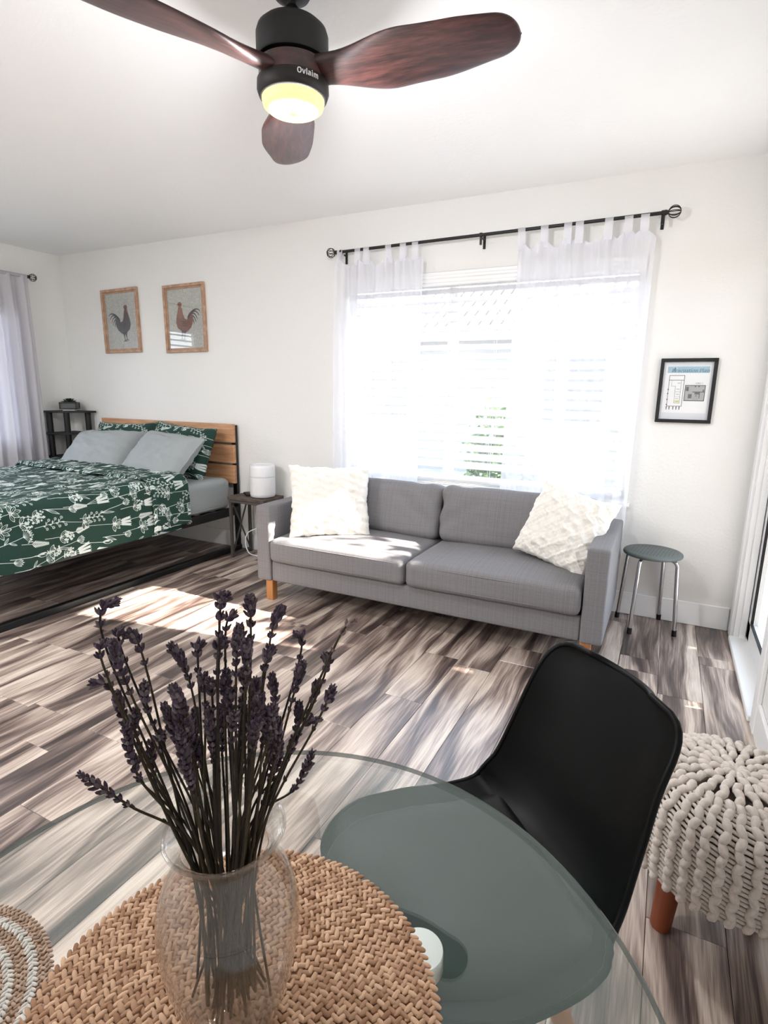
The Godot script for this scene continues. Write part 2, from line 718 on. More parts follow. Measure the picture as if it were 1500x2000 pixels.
func build_floor() -> void:
	var sub := MB.new()
	sub.span(Vector3(XL - 0.16, -0.12, -0.16), Vector3(XR + 0.16, -0.006, ZB + 0.16), 0.0)
	var fl := struct("floor", sub, mat("floor gap", Color(0.10, 0.085, 0.08), 0.8), "streaked grey brown plank floor", "floor")
	var wood := tex(wood_image(1024, 2048, 11))
	var m := mat("plank", Color(1, 1, 1), 0.34)
	m.albedo_texture = wood
	m.metallic_specular = 0.68
	m.texture_repeat = true
	bump(m, wood, 0.035)
	var pw := 0.177
	var ln := 1.22
	var x0 := -1.69 - pw * 20
	var ends := {20: 2.295, 26: 1.118, 25: 1.52, 30: 0.765}
	for k in range(0, 33):
		var a := maxf(x0 + pw * (k - 1), XL)
		var c := minf(x0 + pw * k, XR)
		if c - a < 0.01:
			continue
		var first: float = ends.get(k, fposmod(k * 0.437 + 0.23 * (k % 3), 1.0) * ln)
		first = fposmod(first, ln)
		var z := first - ln
		while z < ZB:
			var z0 := maxf(z, 0.0)
			var z1 := minf(z + ln, ZB)
			z += ln
			if z1 - z0 < 0.01:
				continue
			var p := MB.new()
			var ou := rng.randf()
			var ov := rng.randf()
			var g := 0.0007
			var lo := Vector3(a + g, -0.006, z0 + g)
			var hi := Vector3(c - g, 0.0, z1 - g)
			p.box((lo + hi) / 2, hi - lo, 0.0012)
			for i in range(p.v.size()):
				p.uv[i] = Vector2(ou + (p.v[i].x - a) / (pw * 8.0), ov + (p.v[i].z - z0) / 2.44)
			part("plank", p, m, fl)


func build_window() -> void:
	# vinyl frame, mullion, panes and sill in the opening of the back wall
	var x0: float = WIN[0]; var x1: float = WIN[1]; var y0: float = WIN[2]; var y1: float = WIN[3]
	var f := MB.new()
	f.span(Vector3(x0, y0, -0.15), Vector3(x0 + 0.05, y1, -0.09))
	f.span(Vector3(x1 - 0.05, y0, -0.15), Vector3(x1, y1, -0.09))
	f.span(Vector3(x0, y0, -0.15), Vector3(x1, y0 + 0.05, -0.09))
	f.span(Vector3(x0, y1 - 0.05, -0.15), Vector3(x1, y1, -0.09))
	var w := struct("window_1", f, M["white trim"], "wide white window with blinds behind the grey sofa", "window")
	for x in [-1.33, -0.62]:
		var mu := MB.new()
		mu.span(Vector3(x - 0.03, y0 + 0.05, -0.145), Vector3(x + 0.03, y1 - 0.05, -0.095))
		part("mullion", mu, M["white trim"], w)
	for q in [[x0 + 0.05, -1.36], [-1.30, -0.65], [-0.59, x1 - 0.05]]:
		var g := MB.new()
		g.span(Vector3(q[0], y0 + 0.05, -0.124), Vector3(q[1], y1 - 0.05, -0.118), 0.0)
		part("pane", g, M["window glass"], w)
	var s := MB.new()
	s.span(Vector3(x0 - 0.03, y0 - 0.03, -0.09), Vector3(x1 + 0.03, y0, 0.025), 0.004)
	part("window_sill", s, M["white trim"], w)
	# blinds: head rail with a moulded valance, slats, ladder cords, bottom rail
	var bl := thing("window_blind", "white horizontal slat blind hanging in the wide window", "blind", Vector3(0, 0, 0))
	var v := MB.new()
	var prof := PackedVector2Array([Vector2(-0.075, 1.945), Vector2(0.004, 1.945), Vector2(0.008, 1.952), Vector2(0.008, 1.962), Vector2(0.002, 1.968), Vector2(0.002, 1.985), Vector2(0.009, 1.992), Vector2(0.009, 2.004), Vector2(0.014, 2.010), Vector2(0.014, 2.026), Vector2(-0.075, 2.026)])
	for k in range(prof.size()):
		var p := prof[k]
		var q := prof[(k + 1) % prof.size()]
		v.face([Vector3(x0 + 0.008, p.y, p.x), Vector3(x1 - 0.008, p.y, p.x), Vector3(x1 - 0.008, q.y, q.x), Vector3(x0 + 0.008, q.y, q.x)])
	part("valance", v, M["white trim"], bl)
	var sw := MB.new()
	var tilt := deg_to_rad(38.0)
	var half := 0.031
	var steps := 4
	sw.sheet(1, steps, func(s: float, t: float) -> Vector3:
		var k := t * 2.0 - 1.0
		var camber := 0.003 * (1.0 - k * k)
		var q := Vector2(k * half, camber).rotated(-tilt)
		return Vector3(lerpf(x0 + 0.02, x1 - 0.02, s), q.y, q.x)
	, Vector3.UP)
	sw.sheet(1, steps, func(s: float, t: float) -> Vector3:
		var k := t * 2.0 - 1.0
		var camber := 0.003 * (1.0 - k * k) - 0.0025
		var q := Vector2(k * half, camber).rotated(-tilt)
		return Vector3(lerpf(x0 + 0.02, x1 - 0.02, s), q.y, q.x)
	, Vector3.DOWN)
	var slat := sw.mesh()
	var y := 1.92
	while y > 0.76:
		part("slat", slat, M["blind vinyl"], bl, Vector3(0, y, -0.04))
		y -= 0.058
	var br := MB.new()
	br.span(Vector3(x0 + 0.02, 0.70, -0.066), Vector3(x1 - 0.02, 0.725, -0.014), 0.006)
	part("bottom_rail", br, M["white plastic"], bl)
	for x in [-1.95, -1.31, -1.02, -0.35]:
		for z in [-0.066, -0.014]:
			var c := MB.new()
			c.tube([Vector3(x, 0.72, z), Vector3(x, 1.95, z)], 0.0012, 4)
			part("ladder_cord", c, M["white plastic"], bl)
	var b2 := thing("window_blind", "white horizontal slat blind in the window behind the grey curtain", "blind", Vector3(XL, 0, 0))
	var hr := MB.new()
	hr.span(Vector3(-0.075, WINL[3] - 0.06, WINL[0] + 0.01), Vector3(-0.005, WINL[3] - 0.003, WINL[1] - 0.01), 0.003)
	part("head_rail", hr, M["white trim"], b2)
	var s2 := MB.new()
	for side in [[0.0, Vector3.UP], [-0.0025, Vector3.DOWN]]:
		s2.sheet(1, steps, func(s: float, t: float) -> Vector3:
			var k := t * 2.0 - 1.0
			var q := Vector2(k * half, 0.003 * (1.0 - k * k) + (side[0] as float)).rotated(-deg_to_rad(20.0))
			return Vector3(q.x, q.y, lerpf(WINL[0] + 0.02, WINL[1] - 0.02, s))
		, side[1])
	var slat2 := s2.mesh()
	y = WINL[3] - 0.09
	while y > WINL[2] + 0.04:
		part("slat", slat2, M["blind vinyl"], b2, Vector3(-0.04, y, 0))
		y -= 0.058
	# left window: frame and pane, mostly behind the grey curtain
	f = MB.new()
	var a: float = WINL[0]; var c2: float = WINL[1]; y0 = WINL[2]; y1 = WINL[3]
	var X := XL - 0.13
	f.span(Vector3(X, y0, a), Vector3(X + 0.06, y1, a + 0.05))
	f.span(Vector3(X, y0, c2 - 0.05), Vector3(X + 0.06, y1, c2))
	f.span(Vector3(X, y0, a), Vector3(X + 0.06, y0 + 0.05, c2))
	f.span(Vector3(X, y1 - 0.05, a), Vector3(X + 0.06, y1, c2))
	var w2 := struct("window_2", f, M["white trim"], "white window behind the grey curtain by the bed", "window")
	var g2 := MB.new()
	g2.span(Vector3(X + 0.027, y0 + 0.05, a + 0.05), Vector3(X + 0.033, y1 - 0.05, c2 - 0.05), 0.0)
	part("pane", g2, M["window glass"], w2)


func build_door() -> void:
	var z0: float = DOOR[0]; var z1: float = DOOR[1]; var y1: float = DOOR[3]
	# casing round the opening, on the room side
	var b := MB.new()
	b.span(Vector3(XR - 0.018, 0, z0 - 0.095), Vector3(XR, y1 + 0.085, z0 - 0.01), 0.004)
	b.span(Vector3(XR - 0.018, 0, z1 + 0.01), Vector3(XR, y1 + 0.085, z1 + 0.09), 0.004)
	b.span(Vector3(XR - 0.018, y1 + 0.005, z0 - 0.095), Vector3(XR, y1 + 0.09, z1 + 0.09), 0.004)
	struct("trim_1", b, M["white trim"], "white casing round the glass door", "door casing")
	b = MB.new()
	b.span(Vector3(XR - 0.004, 0, z0 - 0.012), Vector3(XR + 0.16, y1, z0 + 0.012), 0.002)
	b.span(Vector3(XR - 0.004, 0, z1 - 0.012), Vector3(XR + 0.16, y1, z1 + 0.012), 0.002)
	b.span(Vector3(XR - 0.004, y1 - 0.012, z0), Vector3(XR + 0.16, y1 + 0.012, z1), 0.002)
	b.span(Vector3(XR + 0.02, 0, z0 + 0.012), Vector3(XR + 0.05, y1 - 0.012, z0 + 0.03), 0.002)
	struct("trim_2", b, M["white trim"], "white jamb lining the glass door opening", "door jamb")
	b = MB.new()
	b.span(Vector3(XR - 0.025, 0.0, z0 + 0.01), Vector3(XR + 0.17, 0.028, z1 - 0.01), 0.004)
	struct("trim_3", b, M["white trim"], "white raised threshold under the glass door", "threshold")
	# the door leaf: stiles, rails, black gasket, pane
	b = MB.new()
	var x0 := XR + 0.055
	var x1 := XR + 0.095
	var a := z0 + 0.014
	var c := z1 - 0.014
	b.span(Vector3(x0, 0.034, a), Vector3(x1, y1 - 0.014, a + 0.075), 0.003)
	b.span(Vector3(x0, 0.034, c - 0.05), Vector3(x1, y1 - 0.014, c), 0.003)
	b.span(Vector3(x0, 0.034, a), Vector3(x1, 0.13, c), 0.003)
	b.span(Vector3(x0, y1 - 0.1, a), Vector3(x1, y1 - 0.014, c), 0.003)
	var d := struct("door_1", b, M["white trim"], "white framed glass door beside the round stool", "door")
	var g := MB.new()
	g.span(Vector3(x0 - 0.001, 0.13, a + 0.075), Vector3(x0 + 0.012, y1 - 0.1, a + 0.081), 0.0)
	g.span(Vector3(x0 - 0.001, 0.13, c - 0.056), Vector3(x0 + 0.012, y1 - 0.1, c - 0.05), 0.0)
	g.span(Vector3(x0 - 0.001, 0.13, a + 0.075), Vector3(x0 + 0.012, 0.136, c - 0.05), 0.0)
	g.span(Vector3(x0 - 0.001, 0.034, a - 0.006), Vector3(x0 + 0.004, y1 - 0.02, a - 0.001), 0.0)
	part("gasket", g, M["black rubber"], d)
	g = MB.new()
	g.span(Vector3(x0 + 0.014, 0.13, a + 0.075), Vector3(x0 + 0.02, y1 - 0.1, c - 0.05), 0.0)
	part("pane", g, M["window glass"], d)
	g = MB.new()
	g.tube(curve([Vector3(x0 - 0.0, 1.0, c - 0.035), Vector3(x0 - 0.045, 1.0, c - 0.035), Vector3(x0 - 0.05, 1.0, c - 0.05), Vector3(x0 - 0.05, 1.0, c - 0.14)], 4), 0.009, 8)
	part("door_handle", g, M["brushed steel"], d)


func build_outside() -> void:
	var pav := mat("concrete", Color(0.68, 0.67, 0.65), 0.9)
	pav.albedo_texture = noise_tex(0.02, 256, [Color(0.8, 0.8, 0.8), Color(1, 1, 1)], 5, 8)
	triplanar(pav, 0.6, true)
	var b := MB.new()
	b.span(Vector3(-16, -0.2, -14), Vector3(14, -0.14, 10), 0.0)
	struct("ground", b, pav, "pale concrete yard outside the windows", "ground")
	# unseen eave, added to hold back sky light at the door
	b = MB.new()
	b.span(Vector3(XR + 0.16, 2.42, -1.2), Vector3(XR + 0.62, 2.5, ZB + 0.4), 0.01)
	b.span(Vector3(XR + 0.60, 2.36, -1.2), Vector3(XR + 0.64, 2.52, ZB + 0.4), 0.01)
	struct("added_eave", b, M["white trim"], "white eave added over the glass door to cut sky light", "eave")
	# unseen board fence, added to keep sky light off the window wall
	var fn := thing("added_board_fence", "tall brown board fence added to block sky light beside the glass door", "fence", Vector3(0.75, -0.14, 1.75))
	var fw := mat("added fence wood", Color(0.36, 0.30, 0.25), 0.9)
	var bd := MB.new()
	bd.box(Vector3(0, 1.2, 0), Vector3(0.14, 2.4, 0.022), 0.003)
	var bm := bd.mesh()
	for k in range(22):
		part("board", bm, fw, fn, Vector3(k * 0.147, 0, 0.004 * (k % 2)))
	for yy in [0.5, 1.9]:
		b = MB.new()
		b.box(Vector3(1.55, yy, 0.04), Vector3(3.3, 0.09, 0.04), 0.003)
		part("rail", b, fw, fn)
	# neighbouring house behind the blinds
	var h := thing("neighbouring_house", "grey house with tiled roof seen through the blind", "house", Vector3(-2.4, -0.14, -6.5))
	b = MB.new()
	b.span(Vector3(-6, 0, -3), Vector3(5.2, 2.5, 0), 0.0)
	part("house_wall", b, mat("grey stucco", Color(0.52, 0.52, 0.52), 0.9), h)
	var tiles := mat("roof tile", Color(0.66, 0.60, 0.57), 0.85)
	b = MB.new()
	b.face([Vector3(-6.3, 2.45, 0.45), Vector3(5.5, 2.45, 0.45), Vector3(5.5, 3.6, -1.7), Vector3(-6.3, 3.6, -1.7)])
	b.face([Vector3(-6.3, 2.36, 0.45), Vector3(5.5, 2.36, 0.45), Vector3(5.5, 3.5, -1.7), Vector3(-6.3, 3.5, -1.7)])
	b.face([Vector3(-6.3, 2.36, 0.45), Vector3(5.5, 2.36, 0.45), Vector3(5.5, 2.45, 0.45), Vector3(-6.3, 2.45, 0.45)])
	part("roof", b, tiles, h)
	var tl := MB.new()
	tl.tube([Vector3(0, 0, 0), Vector3(0, 1.15, -2.15)], 0.075, 8)
	var tm := tl.mesh()
	for k in range(58):
		part("roof_tile", tm, tiles, h, Vector3(-6.2 + k * 0.2, 2.47, 0.47))
	var dark := mat("dark pane", Color(0.10, 0.12, 0.14), 0.1)
	for x in [-2.6, 0.9]:
		var fr := MB.new()
		fr.span(Vector3(x - 0.55, 0.9, -0.02), Vector3(x + 0.55, 2.1, 0.05), 0.01)
		var o := part("window", fr, M["white trim"], h)
		var pn := MB.new()
		pn.span(Vector3(x - 0.48, 0.97, 0.0), Vector3(x + 0.48, 2.03, 0.056), 0.0)
		part("pane", pn, dark, o)
	# shrubs before that house, and the tree that shades the door
	var leafm := mat("leaf", Color(0.22, 0.30, 0.14), 0.6)
	leafm.backlight_enabled = true
	leafm.backlight = Color(0.25, 0.32, 0.1)
	var leaf := MB.new()
	leaf.sheet(2, 3, func(s: float, t: float) -> Vector3:
		var wd := 0.032 * sin(PI * clampf(t, 0.02, 0.98))
		return Vector3((s - 0.5) * 2.0 * wd, t * 0.11, 0.012 * absf(s - 0.5) * 2.0 - 0.03 * t * t)
	, Vector3(0, 0, 1))
	var leaf_mesh := leaf.mesh()
	leaf_mesh.surface_set_material(0, leafm)
	shrub(leaf_mesh, Vector3(-1.9, -0.14, -3.6), Vector3(0.5, 0.75, 0.45), 0.62, 900, "leafy green shrub before the neighbouring house")
	shrub(leaf_mesh, Vector3(-0.1, -0.14, -4.4), Vector3(0.55, 0.95, 0.5), 0.8, 1100, "tall leafy green shrub at the corner of the yard")
	shrub(leaf_mesh, Vector3(3.0, -0.14, 0.05), Vector3(0.6, 0.68, 0.62), 2.26, 3400, "round leafy tree beside the glass door")
	shrub(leaf_mesh, Vector3(3.5, -0.14, -0.42), Vector3(0.5, 0.4, 0.42), 3.8, 130, "tall thin leafy tree behind the round tree")


func shrub(leaf_mesh: Mesh, at: Vector3, size: Vector3, mid: float, count: int, label: String) -> void:
	var t := thing("garden_tree" if mid > 1.5 else "garden_shrub", label, "tree" if mid > 1.5 else "shrub", at, 0.0, "shrubs and tree in the yard")
	var b := MB.new()
	b.tube(curve([Vector3(0, 0, 0), Vector3(0.03, mid * 0.4, 0.02), Vector3(-0.02, mid * 0.8, 0), Vector3(0.02, mid + size.y * 0.4, 0.03)], 4), 0.035, 7)
	for k in range(7):
		var a := k * 2.399
		b.tube([Vector3(0, mid * 0.75 + 0.03 * k, 0), Vector3(cos(a) * size.x * 0.35, mid + 0.05 * k, sin(a) * size.z * 0.35), Vector3(cos(a) * size.x * 0.75, mid + size.y * 0.25 * sin(k * 1.7), sin(a) * size.z * 0.75)], 0.012, 5)
	part("trunk", b, mat("bark", Color(0.25, 0.2, 0.16), 0.9), t)
	var mm := MultiMesh.new()
	mm.transform_format = MultiMesh.TRANSFORM_3D
	mm.mesh = leaf_mesh
	mm.instance_count = count
	for k in range(count):
		var d := Vector3(rng.randfn(), rng.randfn(), rng.randfn()).normalized() * pow(rng.randf(), 0.4)
		var bs := Basis.from_euler(Vector3(rng.randf() * TAU, rng.randf() * TAU, rng.randf() * TAU)).scaled(Vector3.ONE * rng.randf_range(0.7, 1.3))
		mm.set_instance_transform(k, Transform3D(bs, Vector3(0, mid, 0) + d * size))
	var o := MultiMeshInstance3D.new()
	o.name = "foliage"
	o.multimesh = mm
	o.set_meta("kind", "stuff")
	t.add_child(o)


# ---------------------------------------------------------------- bed corner
func sprig_image() -> Image:
	# white pressed-flower print on dark green cotton, 1.1 m square
	var S := 1280
	var bg := Color(0.075, 0.215, 0.175)
	var pt := Paint.new(S, S, bg)
	var r := RandomNumberGenerator.new()
	r.seed = 77
	var ink := Color(0.84, 0.87, 0.85)
	var V := func(a: float) -> Vector2: return Vector2(cos(a), sin(a))
	# a leaf drawn as an outline with a midrib
	var outline := func(at: Vector2, dir: float, ln: float, wd: float) -> void:
		pt.leaf(at, dir, ln, wd, ink, true)
		if wd > 4.0:
			pt.leaf(at + V.call(dir) * ln * 0.14, dir, ln * 0.74, wd - 2.6, bg, true)
			pt.line(at, at + V.call(dir) * ln * 0.8, 1.1, 0.7, ink, true)
	var cells := 8
	var rows := 15
	for j in range(rows):
		for i in range(cells):
			var p := Vector2((i + (0.5 if j % 2 else 0.0) + r.randf_range(-0.12, 0.12)) * S / cells, (j + r.randf_range(-0.15, 0.15)) * S / float(rows))
			var ang := r.randf_range(-0.22, 0.22)
			var ln := r.randf_range(150, 200)
			var d: Vector2 = V.call(ang)
			var e := p + d * ln
			match (i * 5 + j * 3 + r.randi() % 3) % 8:
				0:  # fern
					pt.line(p, e, 1.7, 1.2, ink, true)
					for k in range(11):
						var a := p + d * ln * (0.36 + 0.058 * k)
						var l := 36.0 * (1.0 - k * 0.065)
						pt.leaf(a, ang + 0.75, l, 3.4, ink, true)
						pt.leaf(a, ang - 0.75, l, 3.4, ink, true)
				1:  # cow parsley
					pt.line(p, e, 1.8, 1.4, ink, true)
					for k in range(-4, 5):
						var t: Vector2 = e + V.call(ang + k * 0.27) * 52.0
						pt.line(e, t, 1.1, 0.9, ink, true)
						for z in range(7):
							pt.dot(t.x + r.randf_range(-10, 10), t.y + r.randf_range(-10, 10), 3.0, ink, true)
					outline.call(p + d * ln * 0.35, ang + 0.6, 56, 7.0)
					outline.call(p + d * ln * 0.5, ang - 0.6, 50, 6.5)
				2:  # tulip
					pt.line(p, e, 1.8, 1.6, ink, true)
					for k in range(-2, 3):
						outline.call(e, ang + k * 0.23, 66.0 - absf(k) * 5.0, 9.0)
					outline.call(p + d * 10.0, ang - 0.32, 110, 8.5)
				3:  # branch with round fruits
					pt.line(p, e, 1.6, 1.3, ink, true)
					for k in range(7):
						var a := p + d * ln * (0.3 + 0.115 * k)
						var s2 := ang + (0.8 if k % 2 else -0.8)
						var t: Vector2 = a + V.call(s2) * 38.0
						pt.line(a, t, 1.2, 1.2, ink, true)
						pt.dot(t.x, t.y, 9.0, ink, true)
						pt.dot(t.x, t.y, 5.6, bg, true)
						pt.dot(t.x + 1.0, t.y, 2.2, ink, true)
						pt.leaf(a, s2 + 0.5, 24, 3.0, ink, true)
				4:  # wheat ears
					for b2 in range(3):
						var s2 := ang + (b2 - 1) * 0.17
						var d2: Vector2 = V.call(s2)
						pt.line(p, p + d2 * ln, 1.3, 1.0, ink, true)
						for k in range(10):
							var a := p + d2 * ln * (0.48 + 0.054 * k)
							pt.leaf(a, s2 + 0.5, 20, 2.8, ink, true)
							pt.leaf(a, s2 - 0.5, 20, 2.8, ink, true)
				5:  # hydrangea head over two leaves
					pt.line(p, e, 1.8, 1.5, ink, true)
					for k in range(26):
						var t: Vector2 = e + V.call(r.randf() * TAU) * 38.0 * sqrt(r.randf())
						for z in range(4):
							var c: Vector2 = t + V.call(z * PI / 2 + k) * 4.2
							pt.dot(c.x, c.y, 3.3, ink, true)
						pt.dot(t.x, t.y, 1.2, bg, true)
					outline.call(e - d * 48.0, ang + 0.9, 58, 12.0)
					outline.call(e - d * 54.0, ang - 0.9, 58, 12.0)
				6:  # calla lily
					pt.line(p, e, 2.0, 1.8, ink, true)
					outline.call(e - d * 8.0, ang + 0.05, 88, 15.0)
					pt.leaf(e + d * 6.0, ang + 0.3, 58, 7.0, ink, true)
					pt.line(e + d * 20.0, e + d * 62.0, 2.2, 1.2, bg, true)
				_:  # star of broad leaves
					pt.line(p, e, 1.6, 1.3, ink, true)
					for k in range(5):
						outline.call(e - d * 8.0 * absf(k - 2), ang + (k - 2) * 0.62, 62, 12.5)
	return pt.im


func pillow_mesh(w: float, h: float, thick: float, seed_: int, uvs := 1.0, relief = null, seg := 26, sag := 0.0) -> MB:
	# lying in the x, y plane round the origin, bulging to +z and -z, with pulled corners
	var f := FastNoiseLite.new()
	f.seed = seed_
	f.frequency = 1.0
	var b := MB.new()
	for side in [1.0, -1.0]:
		b.sheet(seg, seg, func(s: float, t: float) -> Vector3:
			var x := s * 2.0 - 1.0
			var y := t * 2.0 - 1.0
			var k := pow(maxf(0.0, (1.0 - pow(absf(x), 2.6)) * (1.0 - pow(absf(y), 2.6))), 0.42)
			var px := x * (1.0 - 0.07 * (1.0 - y * y) * absf(x))
			var py := y * (1.0 - 0.09 * (1.0 - x * x) * absf(y))
			var wob := 0.12 * f.get_noise_2d(x * 1.6 + side * 3.0, y * 1.6) + 0.07 * f.get_noise_2d(x * 4.5 + side * 9.0 + y * 2.0, y * 3.0) + (0.0 if relief != null else 0.10 * absf(f.get_noise_2d(x * 2.2 - y * 3.4, x * 1.2 + y * 1.6 + side * 5.0)))
			var z: float = side * thick * 0.5 * k * (1.0 + wob * 1.5)
			if relief != null:
				z += side * (relief.call(s, t) as float) * minf(1.0, k * 2.5)
			var edge := 0.01 * f.get_noise_2d(x * 3.0 + 20.0, y * 3.0)
			return Vector3(px * w * 0.5 + edge, py * h * 0.5 + edge - sag * (1.0 - y) * 0.25 * x * x, z)
		, Vector3(0, 0, side), Vector2(w, h) * uvs)
	return b


func build_bed() -> void:
	var wood := mat("headboard wood", Color(1, 1, 1), 0.5)
	var grain := FastNoiseLite.new()
	grain.seed = 4; grain.frequency = 1.0; grain.fractal_octaves = 3
	var im := Image.create(512, 128, false, Image.FORMAT_RGB8)
	for y in range(128):
		for x in range(512):
			var k := 0.5 + 0.5 * grain.get_noise_2d(x * 0.006, y * 0.09) + 0.25 * grain.get_noise_2d(x * 0.02, y * 0.4)
			im.set_pixel(x, y, Color(0.62, 0.44, 0.31).lerp(Color(0.84, 0.66, 0.50), clampf(k, 0.0, 1.0)))
	wood.albedo_texture = tex(im)
	M["grain image"] = null
	var bed := thing("bed_frame", "bed frame with slatted wooden headboard and black metal rails", "bed", Vector3(-3.84, 0, 0.03))
	for k in range(3):
		var b := MB.new()
		var y0: float = [0.872, 0.708, 0.545][k]
		b.box(Vector3(0, y0 + 0.0735, 0.02), Vector3(1.54, 0.147, 0.028), 0.004)
		for i in range(b.v.size()):
			b.uv[i] = Vector2(b.v[i].x / 1.6 + 0.37 * k, b.v[i].y * 2.2 + b.v[i].z)
		part("headboard_plank", b, wood, bed)
	for x in [-0.745, 0.745]:
		var b := MB.new()
		b.span(Vector3(x - 0.022, 0, -0.022), Vector3(x + 0.022, 1.01, 0.005), 0.003)
		part("headboard_post", b, M["black metal"], bed)
	for x in [-0.755, 0.755]:
		var b := MB.new()
		b.span(Vector3(x - 0.015, 0.29, 0.0), Vector3(x + 0.015, 0.355, 2.08), 0.003)
		part("side_rail", b, M["black metal"], bed)
	var fr := MB.new()
	fr.span(Vector3(-0.77, 0.29, 2.05), Vector3(0.77, 0.355, 2.08), 0.003)
	part("foot_rail", fr, M["black metal"], bed)
	for k in range(12):
		var b := MB.new()
		b.span(Vector3(-0.74, 0.335, 0.1 + k * 0.165), Vector3(0.74, 0.35, 0.17 + k * 0.165), 0.002)
		part("bed_slat", b, M["black metal"], bed)
	for x in [-0.745, 0.745]:
		for z in [2.04]:
			var b := MB.new()
			b.span(Vector3(x - 0.02, 0, z - 0.02), Vector3(x + 0.02, 0.29, z + 0.02), 0.003)
			part("leg", b, M["black metal"], bed)
	for x in [-0.76, 0.77]:
		var b := MB.new()
		b.span(Vector3(x - 0.022, 0, 0.0), Vector3(x + 0.022, 0.04, 2.06), 0.003)
		part("floor_rail", b, M["black metal"], bed)
	# mattress with its fitted sheet
	var mt := thing("mattress", "thick mattress in a light grey fitted sheet on the bed frame", "mattress", Vector3(-3.84, 0.355, 0))
	var nz := FastNoiseLite.new()
	nz.seed = 8; nz.frequency = 2.2
	var b := MB.new()
	b.rbox(Vector3(0, 0.122, 1.1), Vector3(1.53, 0.244, 1.99), 0.05, 22, func(p: Vector3, d: Vector3) -> Vector3: return p + d * 0.008 * nz.get_noise_3dv(p * 1.5))
	part("fitted_sheet", b, M["grey cotton"], mt)
	var wl := MB.new()
	wl.tube([Vector3(0.766, 0.03, 0.2), Vector3(0.767, 0.03, 1.0), Vector3(0.767, 0.03, 2.0)], 0.004, 6)
	part("piping", wl, M["grey cotton"], mt)
	# duvet
	var print_ := tex(sprig_image())
	var dm := mat("green print", Color.WHITE, 0.85)
	dm.albedo_texture = print_
	dm.texture_repeat = true
	var nd := FastNoiseLite.new()
	nd.seed = 21; nd.frequency = 1.0; nd.fractal_octaves = 3
	var duvet := thing("duvet", "dark green duvet printed with white wildflowers, spread over the bed", "duvet", Vector3(-3.84, 0.6, 0))
	var section := func(q: float, lift: float, z: float, drop: float) -> Vector3:
		# q runs in metres from the right hem (0) over the top to the left hem
		var hw := 0.80 + lift
		var rr := 0.075 + lift
		var arc := PI / 2 * rr
		var side := drop - rr
		var top := 2.0 * (hw - rr)
		var p: Vector2
		var nr: Vector2
		if q < side:
			p = Vector2(hw, -(side - q) + 0.075 + lift - rr)
			nr = Vector2(1, 0)
		elif q < side + arc:
			var a := (q - side) / rr
			p = Vector2(hw - rr + cos(a) * rr, 0.075 + lift - rr + sin(a) * rr)
			nr = Vector2(cos(a), sin(a))
		elif q < side + arc + top:
			p = Vector2(hw - rr - (q - side - arc), 0.075 + lift)
			nr = Vector2(0, 1)
		elif q < side + 2.0 * arc + top:
			var a := PI / 2 + (q - side - arc - top) / rr
			p = Vector2(-(hw - rr) + cos(a) * rr, 0.075 + lift - rr + sin(a) * rr)
			nr = Vector2(cos(a), sin(a))
		else:
			p = Vector2(-hw, 0.075 + lift - rr - (q - side - 2.0 * arc - top))
			nr = Vector2(-1, 0)
		var low := clampf((0.0 - p.y) / 0.3, 0.0, 1.0)
		var fold := 0.022 * low * sin(z * 8.0 + 1.5 * sin(z * 3.1) + signf(p.x)) + 0.018 * low
		var puff := 0.018 * nd.get_noise_2d(q * 2.1 + lift * 50.0, z * 1.7) + 0.010 * nd.get_noise_2d(q * 6.0, z * 7.0 + lift * 80.0)
		p += nr * (puff + fold)
		return Vector3(p.x, p.y, z)
	var whole := 2.0 * (0.36 - 0.075) + PI * 0.075 + 2.0 * (0.80 - 0.075)
	b = MB.new()
	b.sheet(120, 70, func(s: float, t: float) -> Vector3:
		var z := lerpf(0.70, 2.2, t)
		var p: Vector3 = section.call(s * whole, 0.0, z, 0.36)
		if z > 2.12:
			p.y -= (z - 2.12) * 2.0
		return p
	, Vector3.ZERO, Vector2(whole, 1.5) / 1.1)
	for i in range(b.uv.size()):
		b.uv[i] = Vector2(-b.uv[i].y, b.uv[i].x)
	part("cover", b, dm, duvet)
	var whole2 := 2.0 * (0.33 - 0.105) + PI * 0.105 + 2.0 * (0.83 - 0.105)
	b = MB.new()
	var prof := func(t: float) -> Vector2:
		# (z, lift): rolled edge by the pillows, then the cuff laid back over the cover
		if t < 0.25:
			var a := PI * (t / 0.25)
			return Vector2(0.63 - 0.022 * sin(a), 0.004 + 0.013 * (1.0 - cos(a)))
		var k := (t - 0.25) / 0.75
		return Vector2(0.63 + 0.30 * k, 0.03 - 0.006 * k - (0.014 if k > 0.97 else 0.0))
	b.sheet(120, 34, func(s: float, t: float) -> Vector3:
		var q: Vector2 = prof.call(t)
		var skew := 0.10 * (s - 0.15)
		var p: Vector3 = section.call(s * whole2, q.y, q.x, 0.35)
		p.z -= skew
		return p
	, Vector3.ZERO, Vector2(whole2, 0.42) / 1.1)
	for i in range(b.uv.size()):
		b.uv[i] = Vector2(b.uv[i].y + 0.4, b.uv[i].x + 0.2)
	part("turned_back_cuff", b, dm, duvet)
	# pillows
	var grey := pillow_mesh(0.70, 0.46, 0.21, 31, 1.0, null, 30, 0.05)
	var gp := grey.mesh()
	for q in [[Vector3(-4.18, 0.76, 0.42), 0.10, -46.0, 0.04, "light grey pillow leaning on the green pillow next to the corner shelf"], [Vector3(-3.47, 0.768, 0.44), -0.12, -43.0, -0.05, "light grey pillow leaning on the green pillow next to the side table"]]:
		var o := thing("pillow", q[4], "pillow", q[0], 0.0, "light grey pillows on the bed")
		o.rotation = Vector3(deg_to_rad(q[2]), q[1], q[3])
		part("pillowcase", gp, M["grey cotton"], o)
